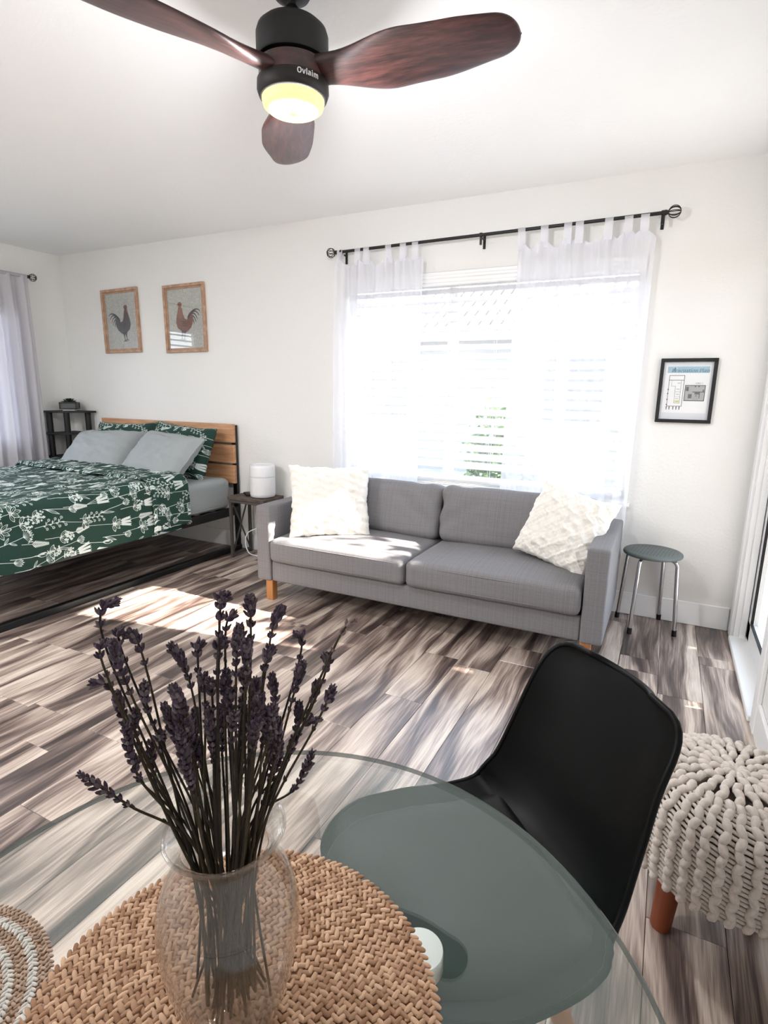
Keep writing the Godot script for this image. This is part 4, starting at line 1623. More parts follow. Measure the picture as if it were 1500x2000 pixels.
# ---------------------------------------------------------------- sofa and stool
func build_sofa() -> void:
	var cloth: Material = M["grey linen"]
	var x0 := -2.195; var x1 := -0.172
	var cx := (x0 + x1) / 2.0
	var w := x1 - x0
	var zf := 0.88
	var sofa := thing("sofa", "grey linen two-cushion sofa with low square arms under the window", "sofa", Vector3(cx, 0, 0.0))
	var nz := FastNoiseLite.new()
	nz.seed = 3; nz.frequency = 2.0
	for s in [-1.0, 1.0]:
		var b := MB.new()
		b.rbox(Vector3(s * (w / 2 - 0.051), 0.365, 0.505), Vector3(0.102, 0.47, 0.75), 0.014, 12, func(p: Vector3, d: Vector3) -> Vector3: return p + d * 0.003 * nz.get_noise_3dv(p * 3.0))
		var arm := part("arm", b, cloth, sofa)
		b = MB.new()
		var e := Vector2(0.042, 0.226)
		b.tube([Vector3(s * (w / 2 - 0.051) - e.x, 0.14, zf - 0.004), Vector3(s * (w / 2 - 0.051) - e.x, 0.592, zf - 0.004), Vector3(s * (w / 2 - 0.051) + e.x, 0.592, zf - 0.004), Vector3(s * (w / 2 - 0.051) + e.x, 0.14, zf - 0.004)], 0.0028, 5)
		part("seam", b, cloth, arm)
	var b := MB.new()
	b.rbox(Vector3(0, 0.195, 0.5), Vector3(w - 0.206, 0.13, 0.735), 0.012, 8)
	part("base", b, cloth, sofa)
	b = MB.new()
	b.rbox(Vector3(0, 0.38, 0.195), Vector3(w - 0.206, 0.5, 0.13), 0.03, 10)
	part("backrest", b, cloth, sofa)
	# seat cushions
	for s in [-1.0, 1.0]:
		var cw := (w - 0.21) / 2.0
		b = MB.new()
		b.rbox(Vector3(s * cw / 2.0, 0.333, 0.555), Vector3(cw - 0.006, 0.145, 0.70), 0.035, 20, func(p: Vector3, d: Vector3) -> Vector3:
			var k := maxf(0.0, 1.0 - pow(absf(p.x) / (cw * 0.5), 2.5)) * maxf(0.0, 1.0 - pow(absf(p.z) / 0.36, 2.5))
			return p + Vector3(0, 0.02 * k * maxf(0.0, d.y), 0) + d * 0.004 * nz.get_noise_3dv(p * 2.5 + Vector3(s * 9.0, 0, 0)))
		var c := part("seat_cushion", b, cloth, sofa)
		b = MB.new()
		for y in [0.384, 0.286]:
			b.tube([Vector3(s * cw / 2.0 - cw / 2.0 + 0.03, y, 0.9), Vector3(s * cw / 2.0, y, 0.9055), Vector3(s * cw / 2.0 + cw / 2.0 - 0.03, y, 0.9)], 0.0028, 5)
		part("seam", b, cloth, c)
	# back cushions, slumped and creased
	for s in [-1.0, 1.0]:
		var cw := (w - 0.21) / 2.0
		var bs := Basis(Vector3.RIGHT, deg_to_rad(-13.0))
		b = MB.new()
		b.rbox(Vector3(s * cw / 2.0, 0.565, 0.315), Vector3(cw - 0.004, 0.335, 0.19), 0.05, 26, func(p: Vector3, d: Vector3) -> Vector3:
			var k := maxf(0.0, 1.0 - pow(absf(p.x) / (cw * 0.5), 3.0)) * maxf(0.0, 1.0 - pow(absf(p.y) / 0.18, 3.0))
			var mid: float = clampf(1.0 - absf(p.x - -s * cw * 0.45) / 0.3, 0.0, 1.0)
			var crease := 0.007 * mid * sin(p.y * 42.0 + p.x * 34.0 * -s) * clampf((p.y + 0.12) / 0.1, 0.0, 1.0)
			var sag := 0.02 * cos(p.x / cw * PI) * clampf(p.y / 0.16, 0.0, 1.0)
			return p + Vector3(0, -0.5 * (0.02 - sag), 0.025 * k * signf(d.z)) + d * (0.011 * nz.get_noise_3dv(p * 2.0 + Vector3(s * 5.0, 2, 0)) + crease)
		, bs)
		var c := part("back_cushion", b, cloth, sofa)
		b = MB.new()
		var path := []
		for k in range(17):
			var px := (cw / 2.0 - 0.05) * (k / 8.0 - 1.0)
			path.append(Vector3(s * cw / 2.0 + px, 0.728 - 0.012 * (1.0 - cos(px / cw * PI)) - 0.006, 0.345 + 0.012 * nz.get_noise_1d(px * 4.0)))
		b.tube(path, 0.0028, 5)
		part("seam", b, cloth, c)
	var pine := mat("pine leg", Color(0.70, 0.47, 0.27), 0.5)
	for sx in [-1.0, 1.0]:
		for z in [0.2, 0.835]:
			b = MB.new()
			b.span(Vector3(sx * (w / 2 - 0.075) - 0.025, 0, z - 0.025), Vector3(sx * (w / 2 - 0.075) + 0.025, 0.135, z + 0.025), 0.003)
			part("leg", b, pine, sofa)
	# knitted throw pillows
	var wool := mat("cream knit", Color(0.92, 0.90, 0.865), 0.95)
	wool.rim_enabled = true
	wool.rim = 0.4
	triplanar(bump(wool, noise_tex(0.12, 256, [], 3, 44), 0.25), 5.0)
	var hh := 0.46
	var zig := func(s: float, t: float) -> float:
		var col := s * 7.0
		var ci := floorf(col)
		var k := absf(fposmod(t * 9.0 + ci * 0.5 + 0.35 * (col - ci), 1.0) - 0.5) * 2.0
		var edge := sin(PI * (col - ci))
		return 0.010 * pow(1.0 - k, 1.2) * (0.35 + 0.65 * edge)
	var diamond := func(s: float, t: float) -> float:
		var a := s * 5.0 + t * 5.0
		var c := s * 5.0 - t * 5.0
		var k := absf(fposmod(a + 0.12 * sin(c * 4.0), 1.0) - 0.5) * 2.0
		var k2 := absf(fposmod(c * 1.0, 1.0) - 0.5) * 2.0
		return 0.011 * pow(1.0 - k, 1.5) + 0.006 * pow(1.0 - k2, 3.0) + 0.003 * sin(s * 90.0) * sin(t * 90.0)
	var o := thing("throw_pillow", "square cream cable-knit pillow by the sofa arm next to the side table", "pillow", Vector3(-1.82, 0.62, 0.625), 0.0, "cream knitted pillows on the sofa")
	o.basis = Basis(Vector3.UP, deg_to_rad(33.0)) * Basis(Vector3.RIGHT, deg_to_rad(-16.0))
	part("knit_cover", pillow_mesh(0.50, hh, 0.15, 71, 1.0, zig, 80), wool, o)
	o = thing("throw_pillow", "square cream knitted pillow tilted against the sofa arm next to the stool", "pillow", Vector3(-0.435, 0.60, 0.53), 0.0, "cream knitted pillows on the sofa")
	o.basis = Basis(Vector3.UP, deg_to_rad(-14.0)) * Basis(Vector3.RIGHT, deg_to_rad(-24.0)) * Basis(Vector3(0, 0, 1), deg_to_rad(-13.0))
	part("knit_cover", pillow_mesh(0.43, 0.43, 0.15, 72, 1.0, diamond, 80), wool, o)


func build_stool() -> void:
	var t := thing("round_stool", "round grey stool with dotted seat and chrome legs by the baseboard", "stool", Vector3(-0.005, 0, 0.165), 0.35)
	var S := 256
	var pt := Paint.new(S, S, Color(0.36, 0.385, 0.38))
	var r := RandomNumberGenerator.new()
	r.seed = 2
	for k in range(5000):
		var c := r.randf_range(0.31, 0.42)
		pt.line(Vector2(r.randf() * S, r.randf() * S), Vector2(0, 0), 0.0, 0.0, Color(c, c, c)) if false else pt.dot(r.randf() * S, r.randf() * S, 0.8, Color(c, c * 1.06, c * 1.04))
	for j in range(-6, 7):
		for i in range(-6, 7):
			if Vector2(i, j).length() < 6.2:
				pt.dot(S / 2.0 + i * 16.0 + (8 if j % 2 else 0), S / 2.0 + j * 15.0, 3.2, Color(0.12, 0.13, 0.13))
	var sm := mat("stool seat", Color.WHITE, 0.55)
	sm.albedo_texture = tex(pt.im)
	sm.texture_repeat = false
	var b := MB.new()
	b.lathe([Vector2(0, 0.424), Vector2(0.142, 0.424), Vector2(0.15, 0.428), Vector2(0.152, 0.434), Vector2(0.15, 0.442), Vector2(0.143, 0.447), Vector2(0, 0.448)], 48)
	for i in range(b.v.size()):
		b.uv[i] = Vector2(0.5 + b.v[i].x / 0.31, 0.5 + b.v[i].z / 0.31)
	part("seat", b, sm, t)
	for k in range(4):
		var a := PI / 4 + PI / 2 * k
		var d := Vector3(cos(a), 0, sin(a))
		b = MB.new()
		var path := [d * 0.03 + Vector3(0, 0.417, 0), d * 0.105 + Vector3(0, 0.417, 0)]
		for j in range(1, 7):
			var q := PI / 2 * j / 6.0
			path.append(d * (0.105 + 0.035 * sin(q)) + Vector3(0, 0.417 - 0.035 * (1.0 - cos(q)), 0))
		path.append(d * 0.166 + Vector3(0, 0.012, 0))
		b.tube(path, 0.0105, 12)
		var leg := part("leg", b, M["chrome"], t)
		b = MB.new()
		b.tube([d * 0.1655 + Vector3(0, 0.034, 0), d * 0.167 + Vector3(0, 0.0, 0)], 0.0125, 12)
		part("rubber_foot", b, M["black rubber"], leg)


# ---------------------------------------------------------------- ceiling fan
func build_fan() -> void:
	var F := Vector3(-1.103, 0.0, 1.959)
	var fan := thing("ceiling_fan", "ceiling fan with three carved dark wood blades, black motor and lit lamp", "ceiling fan", Vector3(F.x, H, F.z))
	var y := -H
	var black := mat("fan black", Color(0.03, 0.032, 0.034), 0.55)
	var b := MB.new()
	b.lathe([Vector2(0.0, 0.0), Vector2(0.068, 0.0), Vector2(0.068, -0.02), Vector2(0.05, -0.05), Vector2(0.026, -0.06), Vector2(0, -0.06)], 32)
	part("ceiling_canopy", b, black, fan)
	b = MB.new()
	b.tube([Vector3(0, -0.05, 0), Vector3(0, y + 2.32, 0)], 0.0125, 14)
	part("downrod", b, black, fan)
	b = MB.new()
	b.lathe([Vector2(0.015, y + 2.368), Vector2(0.02, y + 2.362), Vector2(0.026, y + 2.338), Vector2(0.032, y + 2.328), Vector2(0.055, y + 2.325), Vector2(0.085, y + 2.318), Vector2(0.1, y + 2.305), Vector2(0.105, y + 2.29), Vector2(0.105, y + 2.228), Vector2(0.102, y + 2.224), Vector2(0.0, y + 2.224)], 40)
	part("motor_housing", b, black, fan)
	# carved wood
	var im := Image.create(512, 128, false, Image.FORMAT_RGB8)
	var g := FastNoiseLite.new()
	g.seed = 15; g.frequency = 1.0; g.fractal_octaves = 3
	for j in range(128):
		for i in range(512):
			var k := 0.5 + 0.55 * g.get_noise_2d(i * 0.008, j * 0.075 + 0.4 * g.get_noise_2d(i * 0.01, 3.0)) + 0.5 * g.get_noise_2d(i * 0.02, j * 0.55)
			im.set_pixel(i, j, Color(0.13, 0.062, 0.058).lerp(Color(0.36, 0.205, 0.185), clampf(k, 0.0, 1.0)))
	var wood := mat("walnut blade", Color.WHITE, 0.42)
	wood.albedo_texture = tex(im)
	wood.clearcoat_enabled = true
	wood.clearcoat = 0.4
	wood.clearcoat_roughness = 0.3
	b = MB.new()
	b.lathe([Vector2(0.0, y + 2.222), Vector2(0.085, y + 2.222), Vector2(0.098, y + 2.216), Vector2(0.1, y + 2.19), Vector2(0.097, y + 2.172), Vector2(0.0, y + 2.168)], 40)
	part("blade_hub", b, wood, fan)
	for k in range(3):
		var ang := deg_to_rad(-7.0 - 120.0 * k)
		var er := Vector3(cos(ang), 0, sin(ang))
		var et := Vector3(-sin(ang), 0, cos(ang))
		b = MB.new()
		b.sheet(24, 48, func(s: float, t: float) -> Vector3:
			var rr := lerpf(0.06, 0.662, 1.0 - pow(1.0 - t, 1.9))
			var k2 := clampf((rr - 0.06) / 0.6, 0.0, 1.0)
			var near := lerpf(0.042, 0.088, smoothstep(0.12, 0.5, k2)) - 0.014 * smoothstep(0.7, 1.0, k2)
			var far := lerpf(0.046, 0.105, smoothstep(0.05, 0.42, k2)) - 0.045 * smoothstep(0.6, 1.0, k2)
			var tip := sqrt(maxf(0.0, 1.0 - pow(clampf((k2 - 0.88) / 0.12, 0.0, 1.0), 2.6)))
			near *= tip; far *= tip
			var a := TAU * s
			var c := cos(a)
			var mid := (near - far) / 2.0
			var half := (near + far) / 2.0
			var thick := lerpf(0.021, 0.007, smoothstep(0.0, 0.6, k2)) * (0.35 + 0.65 * tip)
			var cc := mid + half * c
			var th := thick * sin(a) * pow(absf(sin(a)), -0.25) if absf(sin(a)) > 0.02 else 0.0
			var pitch := lerpf(0.42, 0.20, smoothstep(0.0, 0.7, k2))
			var yy := 2.195 + cc * sin(pitch) + th * cos(pitch) - 0.006 * k2
			return er * rr + et * (cc * cos(pitch) - th * sin(pitch)) + Vector3(0, y + yy, 0)
		, Vector3.ZERO, Vector2(0.5, 1.0), true)
		for i in range(b.v.size()):
			var p := b.v[i]
			b.uv[i] = Vector2(p.dot(er) / 0.75 + 0.31 * k, p.dot(et) / 0.24 + 0.5)
		part("blade", b, wood, fan)
	b = MB.new()
	b.lathe([Vector2(0.09, y + 2.172), Vector2(0.105, y + 2.170), Vector2(0.106, y + 2.148), Vector2(0.1, y + 2.132), Vector2(0.094, y + 2.128), Vector2(0.0, y + 2.132)], 40)
	part("light_ring", b, mat("bronze ring", Color(0.075, 0.05, 0.045), 0.5), fan)
	var lampm := mat("lit diffuser", Color(0.95, 0.9, 0.62), 0.5)
	lampm.emission_enabled = true
	lampm.emission = Color(1.0, 0.93, 0.58)
	lampm.emission_energy_multiplier = 1.15
	b = MB.new()
	b.lathe([Vector2(0.0, y + 2.131), Vector2(0.092, y + 2.131), Vector2(0.092, y + 2.122), Vector2(0.088, y + 2.108), Vector2(0.075, y + 2.098), Vector2(0.045, y + 2.091), Vector2(0.0, y + 2.089)], 40)
	part("lamp_diffuser", b, lampm, fan)
	var lamp := OmniLight3D.new()
	lamp.name = "fan_lamp"
	lamp.light_color = Color(0.98, 0.985, 1.0)
	lamp.light_energy = LAMP
	lamp.light_size = 0.07
	lamp.omni_range = 12.0
	lamp.omni_attenuation = 2.0
	lamp.shadow_enabled = true
	lamp.position = Vector3(0, y + 2.108, 0)
	fan.add_child(lamp)
	# maker's name round the ring
	var f := SystemFont.new()
	f.font_names = PackedStringArray(["Droid Sans"])
	f.font_weight = 700
	var tm := TextMesh.new()
	tm.text = "Ovlaim"
	tm.font = f
	tm.font_size = 64
	tm.pixel_size = 0.02 / 64.0
	tm.depth = 0.0008
	var arr: Array = tm.surface_get_arrays(0)
	b = MB.new()
	var base := atan2(0.817, 0.576) - 0.42
	var tv: PackedVector3Array = arr[Mesh.ARRAY_VERTEX]
	var tn: PackedVector3Array = arr[Mesh.ARRAY_NORMAL]
	for i in range(tv.size()):
		var a := base - tv[i].x / 0.107
		var rr := 0.1066 + tv[i].z
		var er := Vector3(cos(a), 0, sin(a))
		b.vert(er * rr + Vector3(0, y + 2.158 + tv[i].y, 0), er * tn[i].z + Vector3.UP * tn[i].y + Vector3(sin(a), 0, -cos(a)) * tn[i].x)
	b.idx = arr[Mesh.ARRAY_INDEX] if arr[Mesh.ARRAY_INDEX] != null else PackedInt32Array(range(tv.size()))
	part("maker_name", b, mat("white lettering", Color(0.9, 0.9, 0.9), 0.5), fan)


func build_fill_light() -> void:
	# unseen fill light, added to brighten the sofa front and the foreground
	var t := thing("added_fill_light", "flat white fill light added on the ceiling behind the view", "ceiling light", Vector3(-3.1, H, 3.9))
	var b := MB.new()
	for s in [-1.0, 1.0]:
		b.box(Vector3(s * 0.51, -0.015, 0), Vector3(0.02, 0.03, 0.64), 0.002)
		b.box(Vector3(0, -0.015, s * 0.31), Vector3(1.0, 0.03, 0.02), 0.002)
	part("frame", b, M["white trim"], t)
	var g := mat("added lit panel", Color(1, 1, 1), 0.6)
	g.emission_enabled = true
	g.emission = Color(1.0, 0.97, 0.92)
	g.emission_energy_multiplier = 1.5
	b = MB.new()
	b.span(Vector3(-0.5, -0.02, -0.3), Vector3(0.5, -0.004, 0.3), 0.0)
	part("light_diffuser", b, g, t)
	var l := AreaLight3D.new()
	l.name = "fill_lamp"
	l.area_size = Vector2(1.0, 0.6)
	l.light_color = Color(0.98, 0.985, 1.0)
	l.light_energy = FILL_PANEL
	l.shadow_enabled = true
	l.area_range = 12.0
	l.area_attenuation = 2.0
	l.position = Vector3(0, -0.032, 0)
	l.rotation.x = -PI / 2
	t.add_child(l)


# ---------------------------------------------------------------- table, mats, vase
const TX := -0.293
const TZ := 3.205
const TY := 0.72     # top of the glass
const TR := 0.388


func build_table() -> void:
	var t := thing("glass_table", "round clear glass table with polished steel mounts and chrome legs", "table", Vector3(TX, 0, TZ))
	var b := MB.new()
	b.lathe([Vector2(0, TY - 0.008), Vector2(TR - 0.003, TY - 0.008)], 96)
	b.lathe([Vector2(TR - 0.003, TY), Vector2(0, TY)], 96)
	part("glass_top", b, M["table glass"], t)
	b = MB.new()
	b.lathe([Vector2(TR - 0.003, TY - 0.008), Vector2(TR, TY - 0.0055), Vector2(TR, TY - 0.0025), Vector2(TR - 0.003, TY)], 96)
	part("glass_rim", b, M["table glass rim"], t)
	for k in range(4):
		var a := atan2(-0.139, 0.122) + PI / 2 * k
		var d := Vector3(cos(a), 0, sin(a))
		b = MB.new()
		b.lathe([Vector2(0, TY - 0.032), Vector2(0.024, TY - 0.032), Vector2(0.025, TY - 0.030), Vector2(0.025, TY - 0.010), Vector2(0.024, TY - 0.0085), Vector2(0, TY - 0.0085)], 32, d * 0.18)
		part("steel_mount", b, M["brushed steel"], t)
		b = MB.new()
		b.tube([d * 0.18 + Vector3(0, TY - 0.03, 0), d * 0.215 + Vector3(0, 0.3, 0), d * 0.235 + Vector3(0, 0.0, 0)], 0.017, 14)
		part("leg", b, M["chrome"], t)


func braid(t: Node3D, rows: Array, y: float, m: Material, called: String, sz: float, tone: Callable) -> void:
	# rows of [radius, row width]; each row is a plait of two slanted lines of strands
	var eg := MB.new()
	eg.sheet(8, 6, func(s: float, q: float) -> Vector3:
		var a := TAU * s
		var r := pow(sin(PI * q), 0.7)
		return Vector3(cos(a) * r * 0.5, sin(a) * r * 0.5, cos(PI * q))
	, Vector3.ZERO, Vector2.ONE, true)
	var mesh := eg.mesh()
	mesh.surface_set_material(0, m)
	var list := []
	var cols := []
	for q in rows:
		var R: float = q[0]
		var wd: float = q[1]
		var pitch := wd * sz
		var cnt := maxi(5, roundi(TAU * R / pitch))
		for k in range(cnt):
			for s in [-1.0, 1.0]:
				var a := TAU * (k + (0.5 if s > 0 else 0.0)) / cnt + rng.randf_range(-0.1, 0.1) * pitch / R
				var er := Vector3(cos(a), 0, sin(a))
				var et := Vector3(-sin(a), 0, cos(a))
				var dir: Vector3 = (et * 0.62 + er * s * 0.62 + Vector3(0, 0.12, 0)).normalized()
				var up := (Vector3.UP - dir * dir.y).normalized()
				var x := up.cross(dir)
				var L := wd * rng.randf_range(0.50, 0.62)
				var W := wd * rng.randf_range(0.46, 0.58)
				var bs := Basis(x * W, up * W * 0.85, dir * L)
				list.append(Transform3D(bs, er * (R + s * wd * 0.23) + Vector3(0, y + rng.randf_range(-0.0006, 0.0008), 0)))
				cols.append(tone.call(R))
	var mm := MultiMesh.new()
	mm.transform_format = MultiMesh.TRANSFORM_3D
	mm.use_colors = true
	mm.mesh = mesh
	mm.instance_count = list.size()
	for k in range(list.size()):
		mm.set_instance_transform(k, list[k])
		mm.set_instance_color(k, cols[k])
	var o := MultiMeshInstance3D.new()
	o.name = called
	o.multimesh = mm
	o.set_meta("kind", "stuff")
	t.add_child(o)


func build_mats() -> void:
	var jute := mat("jute", Color.WHITE, 0.9)
	jute.vertex_color_use_as_albedo = true
	jute.albedo_texture = noise_tex(0.06, 128, [Color(0.72, 0.72, 0.72), Color(1, 1, 1)], 3, 61)
	triplanar(jute, 1.2)
	var t := thing("jute_placemat", "round braided tan jute placemat under the glass vase", "placemat", Vector3(-0.295, TY, 3.218))
	var b := MB.new()
	b.lathe([Vector2(0, 0.0005), Vector2(0.181, 0.0005), Vector2(0.183, 0.003), Vector2(0.181, 0.006), Vector2(0, 0.006)], 64)
	part("backing", b, mat("jute backing", Color(0.45, 0.31, 0.21), 0.95), t)
	var rows := []
	for k in range(18):
		rows.append([0.0085 + k * 0.01025, 0.0104])
	braid(t, rows, 0.006, jute, "braid", 0.74, func(_r: float) -> Color:
		var k := rng.randf_range(0.0, 1.0)
		return Color(0.37, 0.19, 0.10).lerp(Color(0.80, 0.52, 0.335), k))
	t = thing("ringed_trivet", "small round woven jute trivet with white rings at the table edge", "trivet", Vector3(-0.556, TY, 3.373))
	b = MB.new()
	b.lathe([Vector2(0, 0.0005), Vector2(0.128, 0.0005), Vector2(0.130, 0.003), Vector2(0.128, 0.005), Vector2(0, 0.005)], 64)
	part("backing", b, M["jute backing"], t)
	rows = []
	for k in range(19):
		if k % 3 != 1:
			rows.append([0.008 + k * 0.00672, 0.0067])
	braid(t, rows, 0.005, jute, "jute_cord", 0.85, func(_r: float) -> Color:
		return Color(0.36, 0.24, 0.16).lerp(Color(0.58, 0.42, 0.31), rng.randf()))
	rows = []
	for k in range(19):
		if k % 3 == 1:
			rows.append([0.008 + k * 0.00672, 0.0075])
	braid(t, rows, 0.0056, jute, "white_cord", 0.7, func(_r: float) -> Color:
		return Color(0.66, 0.62, 0.55).lerp(Color(0.80, 0.77, 0.70), rng.randf()))


const VX := -0.297
const VZ := 3.214
const VY := 0.731


func build_vase() -> void:
	var t := thing("glass_vase", "smoky glass vase with flared rim holding dried lavender", "vase", Vector3(VX, VY, VZ))
	var outer := [Vector2(0, 0.0), Vector2(0.036, 0.0), Vector2(0.041, 0.003), Vector2(0.0455, 0.018), Vector2(0.052, 0.042), Vector2(0.058, 0.07), Vector2(0.0605, 0.093), Vector2(0.0595, 0.115), Vector2(0.054, 0.137), Vector2(0.0445, 0.154), Vector2(0.0385, 0.165), Vector2(0.0375, 0.172), Vector2(0.0405, 0.180), Vector2(0.0465, 0.187), Vector2(0.0500, 0.1895)]
	var dense := []
	for i in range(outer.size() - 1):
		for k in range(3):
			dense.append((outer[i] as Vector2).cubic_interpolate(outer[i + 1], outer[maxi(i - 1, 0)], outer[mini(i + 2, outer.size() - 1)], k / 3.0))
	dense.append(outer[outer.size() - 1])
	var b := MB.new()
	b.lathe(dense, 64)
	part("bowl", b, M["vase glass"], t)
	b = MB.new()
	var inner := [Vector2(0, 0.006)]
	for q in dense:
		if q.x > 0.03 and q.y > 0.007:
			inner.append(Vector2(q.x - 0.0028, q.y))
	inner.reverse()
	b.lathe(inner, 64)
	part("inner_wall", b, M["picture glass"], t)
	b = MB.new()
	var ring := []
	for k in range(65):
		var a := TAU * k / 64.0
		ring.append(Vector3(cos(a) * 0.0492, 0.1895, sin(a) * 0.0492))
	b.tube(ring, 0.0017, 8, false)
	part("rim", b, M["vase glass"], t)


func pixel_ray(u: float, v: float) -> Vector3:
	# direction of a pixel of the photograph, from where it was taken
	var shot := Basis.from_euler(Vector3(deg_to_rad(-11.991), deg_to_rad(26.547), deg_to_rad(0.913)))
	return shot * Vector3((u - 750.0) / 1096.1, -(v - 1000.0) / 1096.1, -1.0)


func build_lavender() -> void:
	var stem := mat("lavender stem", Color(0.20, 0.165, 0.085), 0.85)
	var stem2 := mat("lavender stem dark", Color(0.13, 0.095, 0.06), 0.85)
	var flower := mat("lavender bud", Color.WHITE, 0.9)
	flower.vertex_color_use_as_albedo = true
	var eye := Vector3(0, 1.28, 3.519)
	var axis := Vector3(VX, 0, VZ)
	var facing := Vector3(eye.x - VX, 0, eye.z - VZ).normalized()
	# each sprig: tip and foot of its flower head as seen, how dense the head is (0 loose .. 1 full)
	var Z := [
		[225, 85, 165, 300, 0.6], [165, 300, 180, 470, 0.35], [205, 300, 300, 560, 1.0], [245, 245, 275, 400, 0.6], [292, 255, 372, 412, 0.95],
		[112, 505, 240, 600, 0.6], [225, 560, 300, 760, 1.0], [275, 720, 345, 985, 0.75], [45, 965, 290, 1120, 0.6], [365, 505, 415, 715, 0.5],
		[325, 640, 345, 830, 0.6], [505, 315, 605, 530, 1.0], [645, 310, 640, 450, 0.85], [660, 470, 675, 620, 0.8], [515, 525, 590, 735, 1.0],
		[770, 65, 745, 270, 0.9], [760, 290, 735, 460, 0.8], [900, 75, 905, 290, 0.95], [815, 150, 775, 330, 0.5], [1060, 125, 995, 330, 1.0],
		[845, 225, 830, 470, 1.0], [1135, 258, 1150, 385, 0.8], [1165, 405, 1110, 600, 0.95], [1285, 365, 1262, 505, 0.9], [1240, 500, 1190, 660, 0.8],
		[1432, 185, 1315, 345, 0.2], [1318, 530, 1240, 700, 0.75], [1215, 855, 1120, 1040, 0.75], [930, 490, 905, 700, 1.0], [690, 650, 725, 910, 1.0],
		[765, 620, 760, 850, 0.9], [880, 300, 880, 520, 0.9], [850, 810, 835, 1040, 0.9], [545, 740, 610, 1040, 1.0], [470, 620, 570, 900, 1.0],
		[400, 800, 425, 1010, 0.6], [450, 765, 455, 850, 0.6], [780, 450, 775, 660, 0.9], [1010, 330, 960, 500, 1.0], [1010, 470, 1020, 680, 0.9],
		[1150, 610, 1120, 790, 0.9], [1040, 690, 1030, 860, 0.8], [1120, 800, 1080, 900, 0.7], [980, 700, 990, 850, 0.7], [860, 590, 875, 800, 0.9],
		[1225, 690, 1140, 770, 0.7], [600, 700, 620, 790, 0.5], [960, 560, 930, 760, 0.9], [640, 850, 660, 930, 0.6], [330, 880, 350, 1000, 0.5],
	]
	var buds := [Color(0.045, 0.028, 0.042), Color(0.072, 0.052, 0.066), Color(0.115, 0.090, 0.102), Color(0.060, 0.038, 0.066)]
	for k in range(26):
		var zx := rng.randf_range(420, 1130)
		var zy := rng.randf_range(430, 830)
		Z.append([zx, zy, lerpf(zx, 760, 0.12) + rng.randf_range(-12, 12), zy + rng.randf_range(130, 200), rng.randf_range(0.6, 1.0)])
	for i in range(Z.size()):
		var q: Array = Z[i]
		var off := rng.randf_range(-0.05, 0.045)
		if q[0] < 320 or q[0] > 1180:
			off = rng.randf_range(-0.025, 0.02)
		var at := func(zx: float, zy: float, dd: float) -> Vector3:
			var d := pixel_ray(140.0 + zx / 2.586, 1140.0 + zy / 2.586)
			var o := axis + facing * dd
			return eye + d * ((o - eye).dot(facing) / d.dot(facing))
		var tip: Vector3 = at.call(q[0], q[1], off)
		var foot: Vector3 = at.call(q[2], q[3], off * 0.85)
		# where the stem passes the neck and where it stands in the vase
		var side := foot - Vector3(VX, foot.y, VZ)
		side.y = 0
		var lean := clampf(side.length() / 0.10, 0.0, 1.0)
		var neck := Vector3(VX, 0.906, VZ) + side.normalized() * (0.010 + 0.023 * lean) + Vector3(rng.randf_range(-0.008, 0.008), 0, rng.randf_range(-0.008, 0.008))
		var low := Vector3(VX, VY + rng.randf_range(0.008, 0.03), VZ) - side.normalized() * rng.randf_range(-0.022, 0.026) + Vector3(rng.randf_range(-0.014, 0.014), 0, rng.randf_range(-0.014, 0.014))
		var look := "full thick" if q[4] > 0.92 else ("medium" if q[4] > 0.72 else ("sparse" if q[4] > 0.55 else "very loose"))
		var label := "lavender sprig in the vase with a %s flower head on %s stem" % [look, "olive" if i % 3 else "dark brown"]
		var group := "lavender sprigs in the vase"
		if i == 8:
			label = "lone lavender sprig leaning far out sideways over the vase rim"
		elif i == 25:
			label = "bare lavender stalk with only a pale tip, towards the sofa"
		var t := thing("lavender_sprig", label, "lavender", low, 0.0, group)
		var path := curve([low - low, neck - low, foot - low, tip - low], 9)
		var rad := []
		for k in range(path.size()):
			rad.append(lerpf(0.00125, 0.0008, float(k) / (path.size() - 1)))
		var b := MB.new()
		b.tube(path, rad, 6)
		# small nodes and leaf pairs below the head
		for k in range(2):
			var a: Vector3 = path[13 + k * 4]
			var dr: Vector3 = (path[14 + k * 4] - a).normalized()
			for s in [-1.0, 1.0]:
				b.bud(a, dr + Vector3(s * 0.55, 0.2, 0.3 * s), 0.006, 0.001)
		part("stem", b, stem if i % 3 else stem2, t)
		var full: float = q[4]
		b = MB.new()
		b.colored = true
		var head := path.slice(18)
		var total := 0.0
		for k in range(head.size() - 1):
			total += (head[k] as Vector3).distance_to(head[k + 1])
		var gap := lerpf(0.0075, 0.0042, full)
		var whorls := maxi(4, roundi(total / gap))
		for w in range(whorls + 1):
			var s := float(w) / whorls
			var fi := s * (head.size() - 1)
			var i0 := mini(int(fi), head.size() - 2)
			var c: Vector3 = (head[i0] as Vector3).lerp(head[i0 + 1], fi - i0)
			var dr: Vector3 = ((head[i0 + 1] as Vector3) - head[i0]).normalized()
			var x := dr.cross(Vector3(0.4, 0.3, 0.86)).normalized()
			var yv := x.cross(dr)
			var cnt := 3 + roundi(4.0 * full) - (2 if s > 0.93 else 0)
			var grow := (1.0 - 0.45 * absf(s * 2.0 - 0.9)) * lerpf(0.8, 1.1, full)
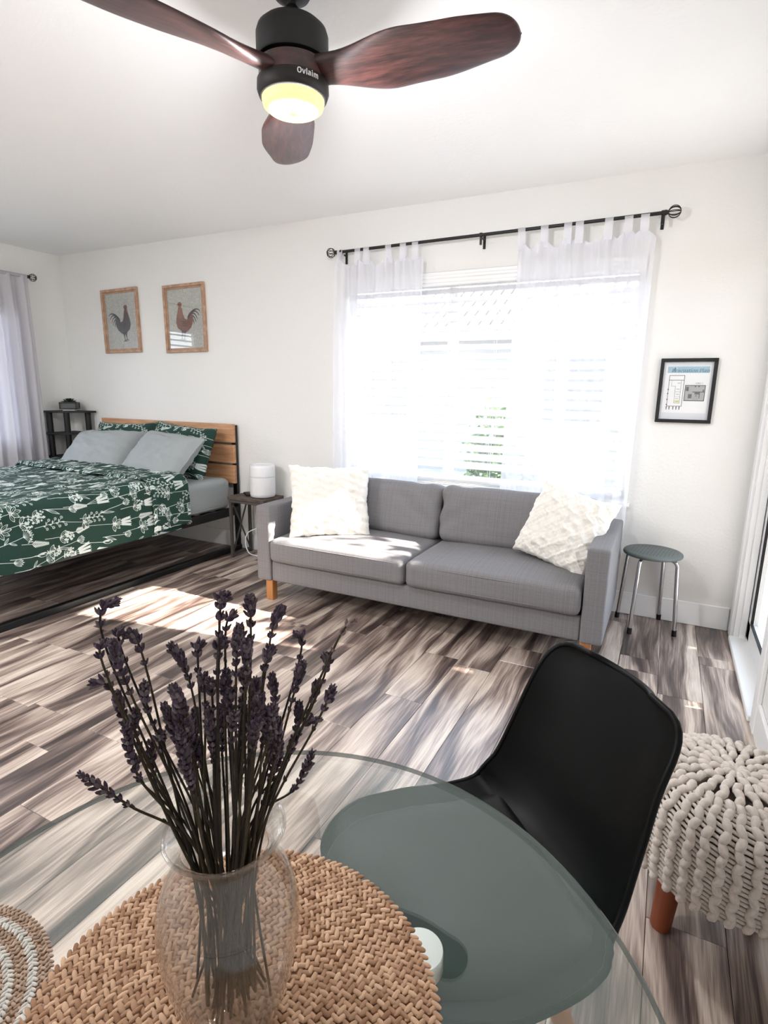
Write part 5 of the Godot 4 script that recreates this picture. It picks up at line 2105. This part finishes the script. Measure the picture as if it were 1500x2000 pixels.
			for k in range(cnt):
				var a := TAU * (k + 0.5 * (w % 2)) / cnt + rng.randf_range(-0.3, 0.3)
				var o := x * cos(a) + yv * sin(a)
				b.tint = (buds[rng.randi() % 4] as Color) * rng.randf_range(0.8, 1.35)
				if i == 25:
					b.tint = Color(0.22, 0.16, 0.15)
				b.bud(c + o * 0.0006, dr * rng.randf_range(1.0, 1.7) + o * rng.randf_range(0.55, 0.95), rng.randf_range(0.0066, 0.0098) * grow, rng.randf_range(0.0015, 0.0022) * grow)
		part("flower_head", b, flower, t)


# ---------------------------------------------------------------- chair and pouf
func build_chair() -> void:
	var t := thing("dining_chair", "black moulded shell chair with padded seat pushed up to the glass table", "chair", Vector3(-0.232, 0, 2.728), atan2(-0.73, 0.68))
	var shell := mat("black shell", Color(0.03, 0.034, 0.033), 0.42)
	shell.metallic_specular = 0.24
	var prof := [Vector3(0, 0.430, 0.222), Vector3(0, 0.452, 0.205), Vector3(0, 0.458, 0.14), Vector3(0, 0.446, 0.03), Vector3(0, 0.442, -0.08), Vector3(0, 0.458, -0.155), Vector3(0, 0.51, -0.198), Vector3(0, 0.60, -0.225), Vector3(0, 0.69, -0.253), Vector3(0, 0.77, -0.280), Vector3(0, 0.806, -0.294)]
	var wid := [0.150, 0.172, 0.212, 0.232, 0.222, 0.208, 0.196, 0.184, 0.174, 0.166, 0.158]
	var dense := curve(prof, 8)
	var m := dense.size() - 1
	var surf := func(s: float, q: float, inset: float, lift: float) -> Vector3:
		var x := s * 2.0 - 1.0
		var fi := clampf(q, 0.0, 1.0) * m
		var i0 := mini(int(fi), m - 1)
		var p: Vector3 = (dense[i0] as Vector3).lerp(dense[i0 + 1], fi - i0)
		var tg: Vector3 = ((dense[i0 + 1] as Vector3) - dense[i0]).normalized()
		var nr := Vector3(0, -tg.z, tg.y)     # up on the seat, forward on the back
		var wi := q * (wid.size() - 1)
		var j := mini(int(wi), wid.size() - 2)
		var hw := lerpf(wid[j], wid[j + 1], wi - j) * inset
		# round the corners at the front lip and at the top
		var e := minf(q / 0.13, (1.0 - q) / 0.14)
		if e < 1.0:
			hw -= (0.075 if q < 0.5 else 0.078) * (1.0 - sqrt(maxf(0.0, 1.0 - pow(1.0 - e, 2.0))))
		var back := smoothstep(0.42, 0.62, q)
		var curl := lerpf(0.028, 0.05, back) * pow(absf(x), 2.6) * smoothstep(0.0, 0.25, q) * (1.0 + 0.5 * exp(-pow((q - 0.5) / 0.12, 2.0))) * (1.0 - 0.45 * smoothstep(0.8, 1.0, q))
		return p + Vector3(x * hw, 0, 0) + nr * (curl + lift)
	var b := MB.new()
	b.sheet(36, 64, func(s: float, q: float) -> Vector3: return surf.call(s, q, 1.0, 0.0), Vector3(0, 0.7, 0.7))
	b.sheet(36, 64, func(s: float, q: float) -> Vector3: return surf.call(s, q, 1.0, -0.009), Vector3(0, -0.7, -0.7))
	var rim := []
	for k in range(0, 49):
		rim.append(surf.call(0.0, k / 48.0, 1.0, -0.0045))
	for k in range(1, 25):
		rim.append(surf.call(k / 24.0, 1.0, 1.0, -0.0045))
	for k in range(47, -1, -1):
		rim.append(surf.call(1.0, k / 48.0, 1.0, -0.0045))
	for k in range(23, -1, -1):
		rim.append(surf.call(k / 24.0, 0.0, 1.0, -0.0045))
	b.tube(rim, 0.0056, 8, false)
	part("shell", b, shell, t)
	b = MB.new()
	b.sheet(30, 40, func(s: float, q: float) -> Vector3:
		var qq := lerpf(0.06, 0.52, q)
		var x := s * 2.0 - 1.0
		var y := q * 2.0 - 1.0
		var k := pow(maxf(0.0, (1.0 - pow(absf(x), 5.0)) * (1.0 - pow(absf(y), 5.0))), 0.5)
		return surf.call(0.5 + (s - 0.5) * 0.84 * (1.0 - 0.10 * pow(absf(y), 4.0)), qq, 1.0, -0.003 + 0.021 * k)
	, Vector3(0, 1, 0.2))
	var pad := mat("black leatherette", Color(0.035, 0.038, 0.037), 0.55)
	pad.metallic_specular = 0.3
	part("seat_pad", b, pad, t)
	var beech := mat("beech leg", Color(0.62, 0.40, 0.24), 0.5)
	for sx in [-1.0, 1.0]:
		for sz in [-1.0, 1.0]:
			b = MB.new()
			b.tube([Vector3(sx * 0.11, 0.42, sz * 0.10 + 0.01), Vector3(sx * 0.205, 0.0, sz * 0.20 + 0.01)], [0.019, 0.012], 14)
			part("leg", b, beech, t)
	b = MB.new()
	for k in [-1.0, 1.0]:
		b.tube([Vector3(-0.155, 0.22, -0.145 * k + 0.01), Vector3(0.155, 0.22 + 0.004 * k, 0.145 * k + 0.01)], 0.006, 8)
		b.tube([Vector3(-0.11, 0.425, -0.1 * k + 0.01), Vector3(0.11, 0.425, 0.1 * k + 0.01)], 0.009, 8)
	part("brace", b, M["black metal"], t)


func build_pouf() -> void:
	var t := thing("knitted_pouf", "round ottoman in a chunky beige knitted cover on short wooden legs", "pouf", Vector3(0.222, 0, 2.125))
	var R := 0.19
	var top := 0.418
	var low := 0.205
	# meridian of the cover: (radius, height) by length
	var mer := [Vector2(0.0, top + 0.012), Vector2(0.06, top + 0.011), Vector2(0.11, top + 0.006), Vector2(0.15, top - 0.004), Vector2(0.176, top - 0.022), Vector2(R, top - 0.05), Vector2(R + 0.006, top - 0.10), Vector2(R + 0.007, top - 0.16), Vector2(R + 0.003, low)]
	var pts := []
	for q in mer:
		pts.append(Vector3(q.x, q.y, 0))
	var dense := curve(pts, 10)
	var lens := [0.0]
	for k in range(1, dense.size()):
		lens.append(lens[k - 1] + (dense[k] as Vector3).distance_to(dense[k - 1]))
	var total: float = lens[lens.size() - 1]
	var on := func(l: float, ang: float, lift: float) -> Vector3:
		l = clampf(l, 0.0, total - 1e-4)
		var k := 0
		while k < lens.size() - 2 and lens[k + 1] < l:
			k += 1
		var p: Vector3 = (dense[k] as Vector3).lerp(dense[k + 1], (l - lens[k]) / (lens[k + 1] - lens[k]))
		var d: Vector3 = ((dense[k + 1] as Vector3) - dense[k]).normalized()
		var nr := Vector3(-d.y, d.x, 0)
		p += nr * lift
		return Vector3(p.x * cos(ang), p.y, p.x * sin(ang))
	# padded drum below the knit
	var b := MB.new()
	var drum := [Vector2(0.0, low - 0.015)]
	drum.append(Vector2(R - 0.012, low - 0.012))
	for k in range(mer.size() - 1, -1, -1):
		drum.append(Vector2(maxf(0.0, mer[k].x - 0.010), mer[k].y - 0.008))
	b.lathe(drum, 48)
	part("padded_drum", b, mat("pouf drum", Color(0.42, 0.375, 0.345), 0.95), t)
	var yarn := mat("beige yarn", Color(1, 1, 1), 0.95)
	yarn.albedo_texture = noise_tex(0.09, 128, [Color(0.73, 0.685, 0.645), Color(0.85, 0.815, 0.78)], 3, 33)
	triplanar(bump(yarn, noise_tex(0.2, 128, [], 2, 34), 0.08), 6.0)
	yarn.rim_enabled = true
	yarn.rim = 0.3
	# ridges of purl bumps run from the middle of the top down the side; rows stop short where they would crowd
	var ridges := 40
	var step := 0.0215
	b = MB.new()
	var rung := MB.new()
	for r in range(ridges):
		var start := 0.112
		for q in [[4, 0.006], [2, 0.05]]:
			if r % (q[0] as int) == 0:
				start = q[1]
				break
		var n := int((total - start) / step)
		var a0 := TAU * (r + rng.randf_range(-0.1, 0.1)) / ridges
		for k in range(n):
			var l0 := start + (total - start) * k / float(n)
			var l1 := start + (total - start) * (k + 1.25) / float(n)
			var rr: float = maxf(0.012, (on.call((l0 + l1) / 2, 0.0, 0.0) as Vector3).x)
			var room: float = minf(1.0, rr * TAU / ridges * (1.0 if l0 > 0.112 else (2.0 if l0 > 0.05 else 4.0)) / 0.029)
			var sg := 1.0 if (k + r) % 2 == 0 else -1.0
			var path := []
			var rad := []
			for j in range(6):
				var jt := j / 5.0
				var side := (0.0058 * (jt * 2.0 - 1.0) * sg + rng.randf_range(-0.0006, 0.0006)) * room
				path.append(on.call(lerpf(l0, l1, jt), a0 + side / rr, 0.002 + 0.0075 * sin(PI * jt)))
				rad.append((0.0046 + 0.0052 * pow(sin(PI * jt), 0.6)) * (0.75 + 0.25 * room))
			b.tube(path, rad, 8)
			# rungs to the next ridge
			var a1 := TAU * (r + 1.0) / ridges
			if l0 > 0.10:
				for h in [0.2, 0.62]:
					var lm := lerpf(l0, l1, h)
					rung.tube([on.call(lm + 0.004, a0, 0.003), on.call(lm + 0.001, lerpf(a0, a1, 0.33), 0.0042), on.call(lm - 0.002, lerpf(a0, a1, 0.66), 0.0042), on.call(lm + 0.001, a1, 0.002)], 0.0044, 6, false)
	part("knit_ridges", b, yarn, t)
	part("knit_rungs", rung, yarn, t)
	var wood := mat("stained leg", Color(0.44, 0.20, 0.085), 0.45)
	for k in range(3):
		var a := deg_to_rad(154.0 + 85.0 * k)
		b = MB.new()
		var d := Vector3(cos(a), 0, sin(a))
		b.tube([d * 0.108 + Vector3(0, 0.215, 0), d * 0.122 + Vector3(0, 0.006, 0), d * 0.1225 + Vector3(0, 0, 0)], [0.031, 0.024, 0.0215], 20)
		part("leg", b, wood, t)
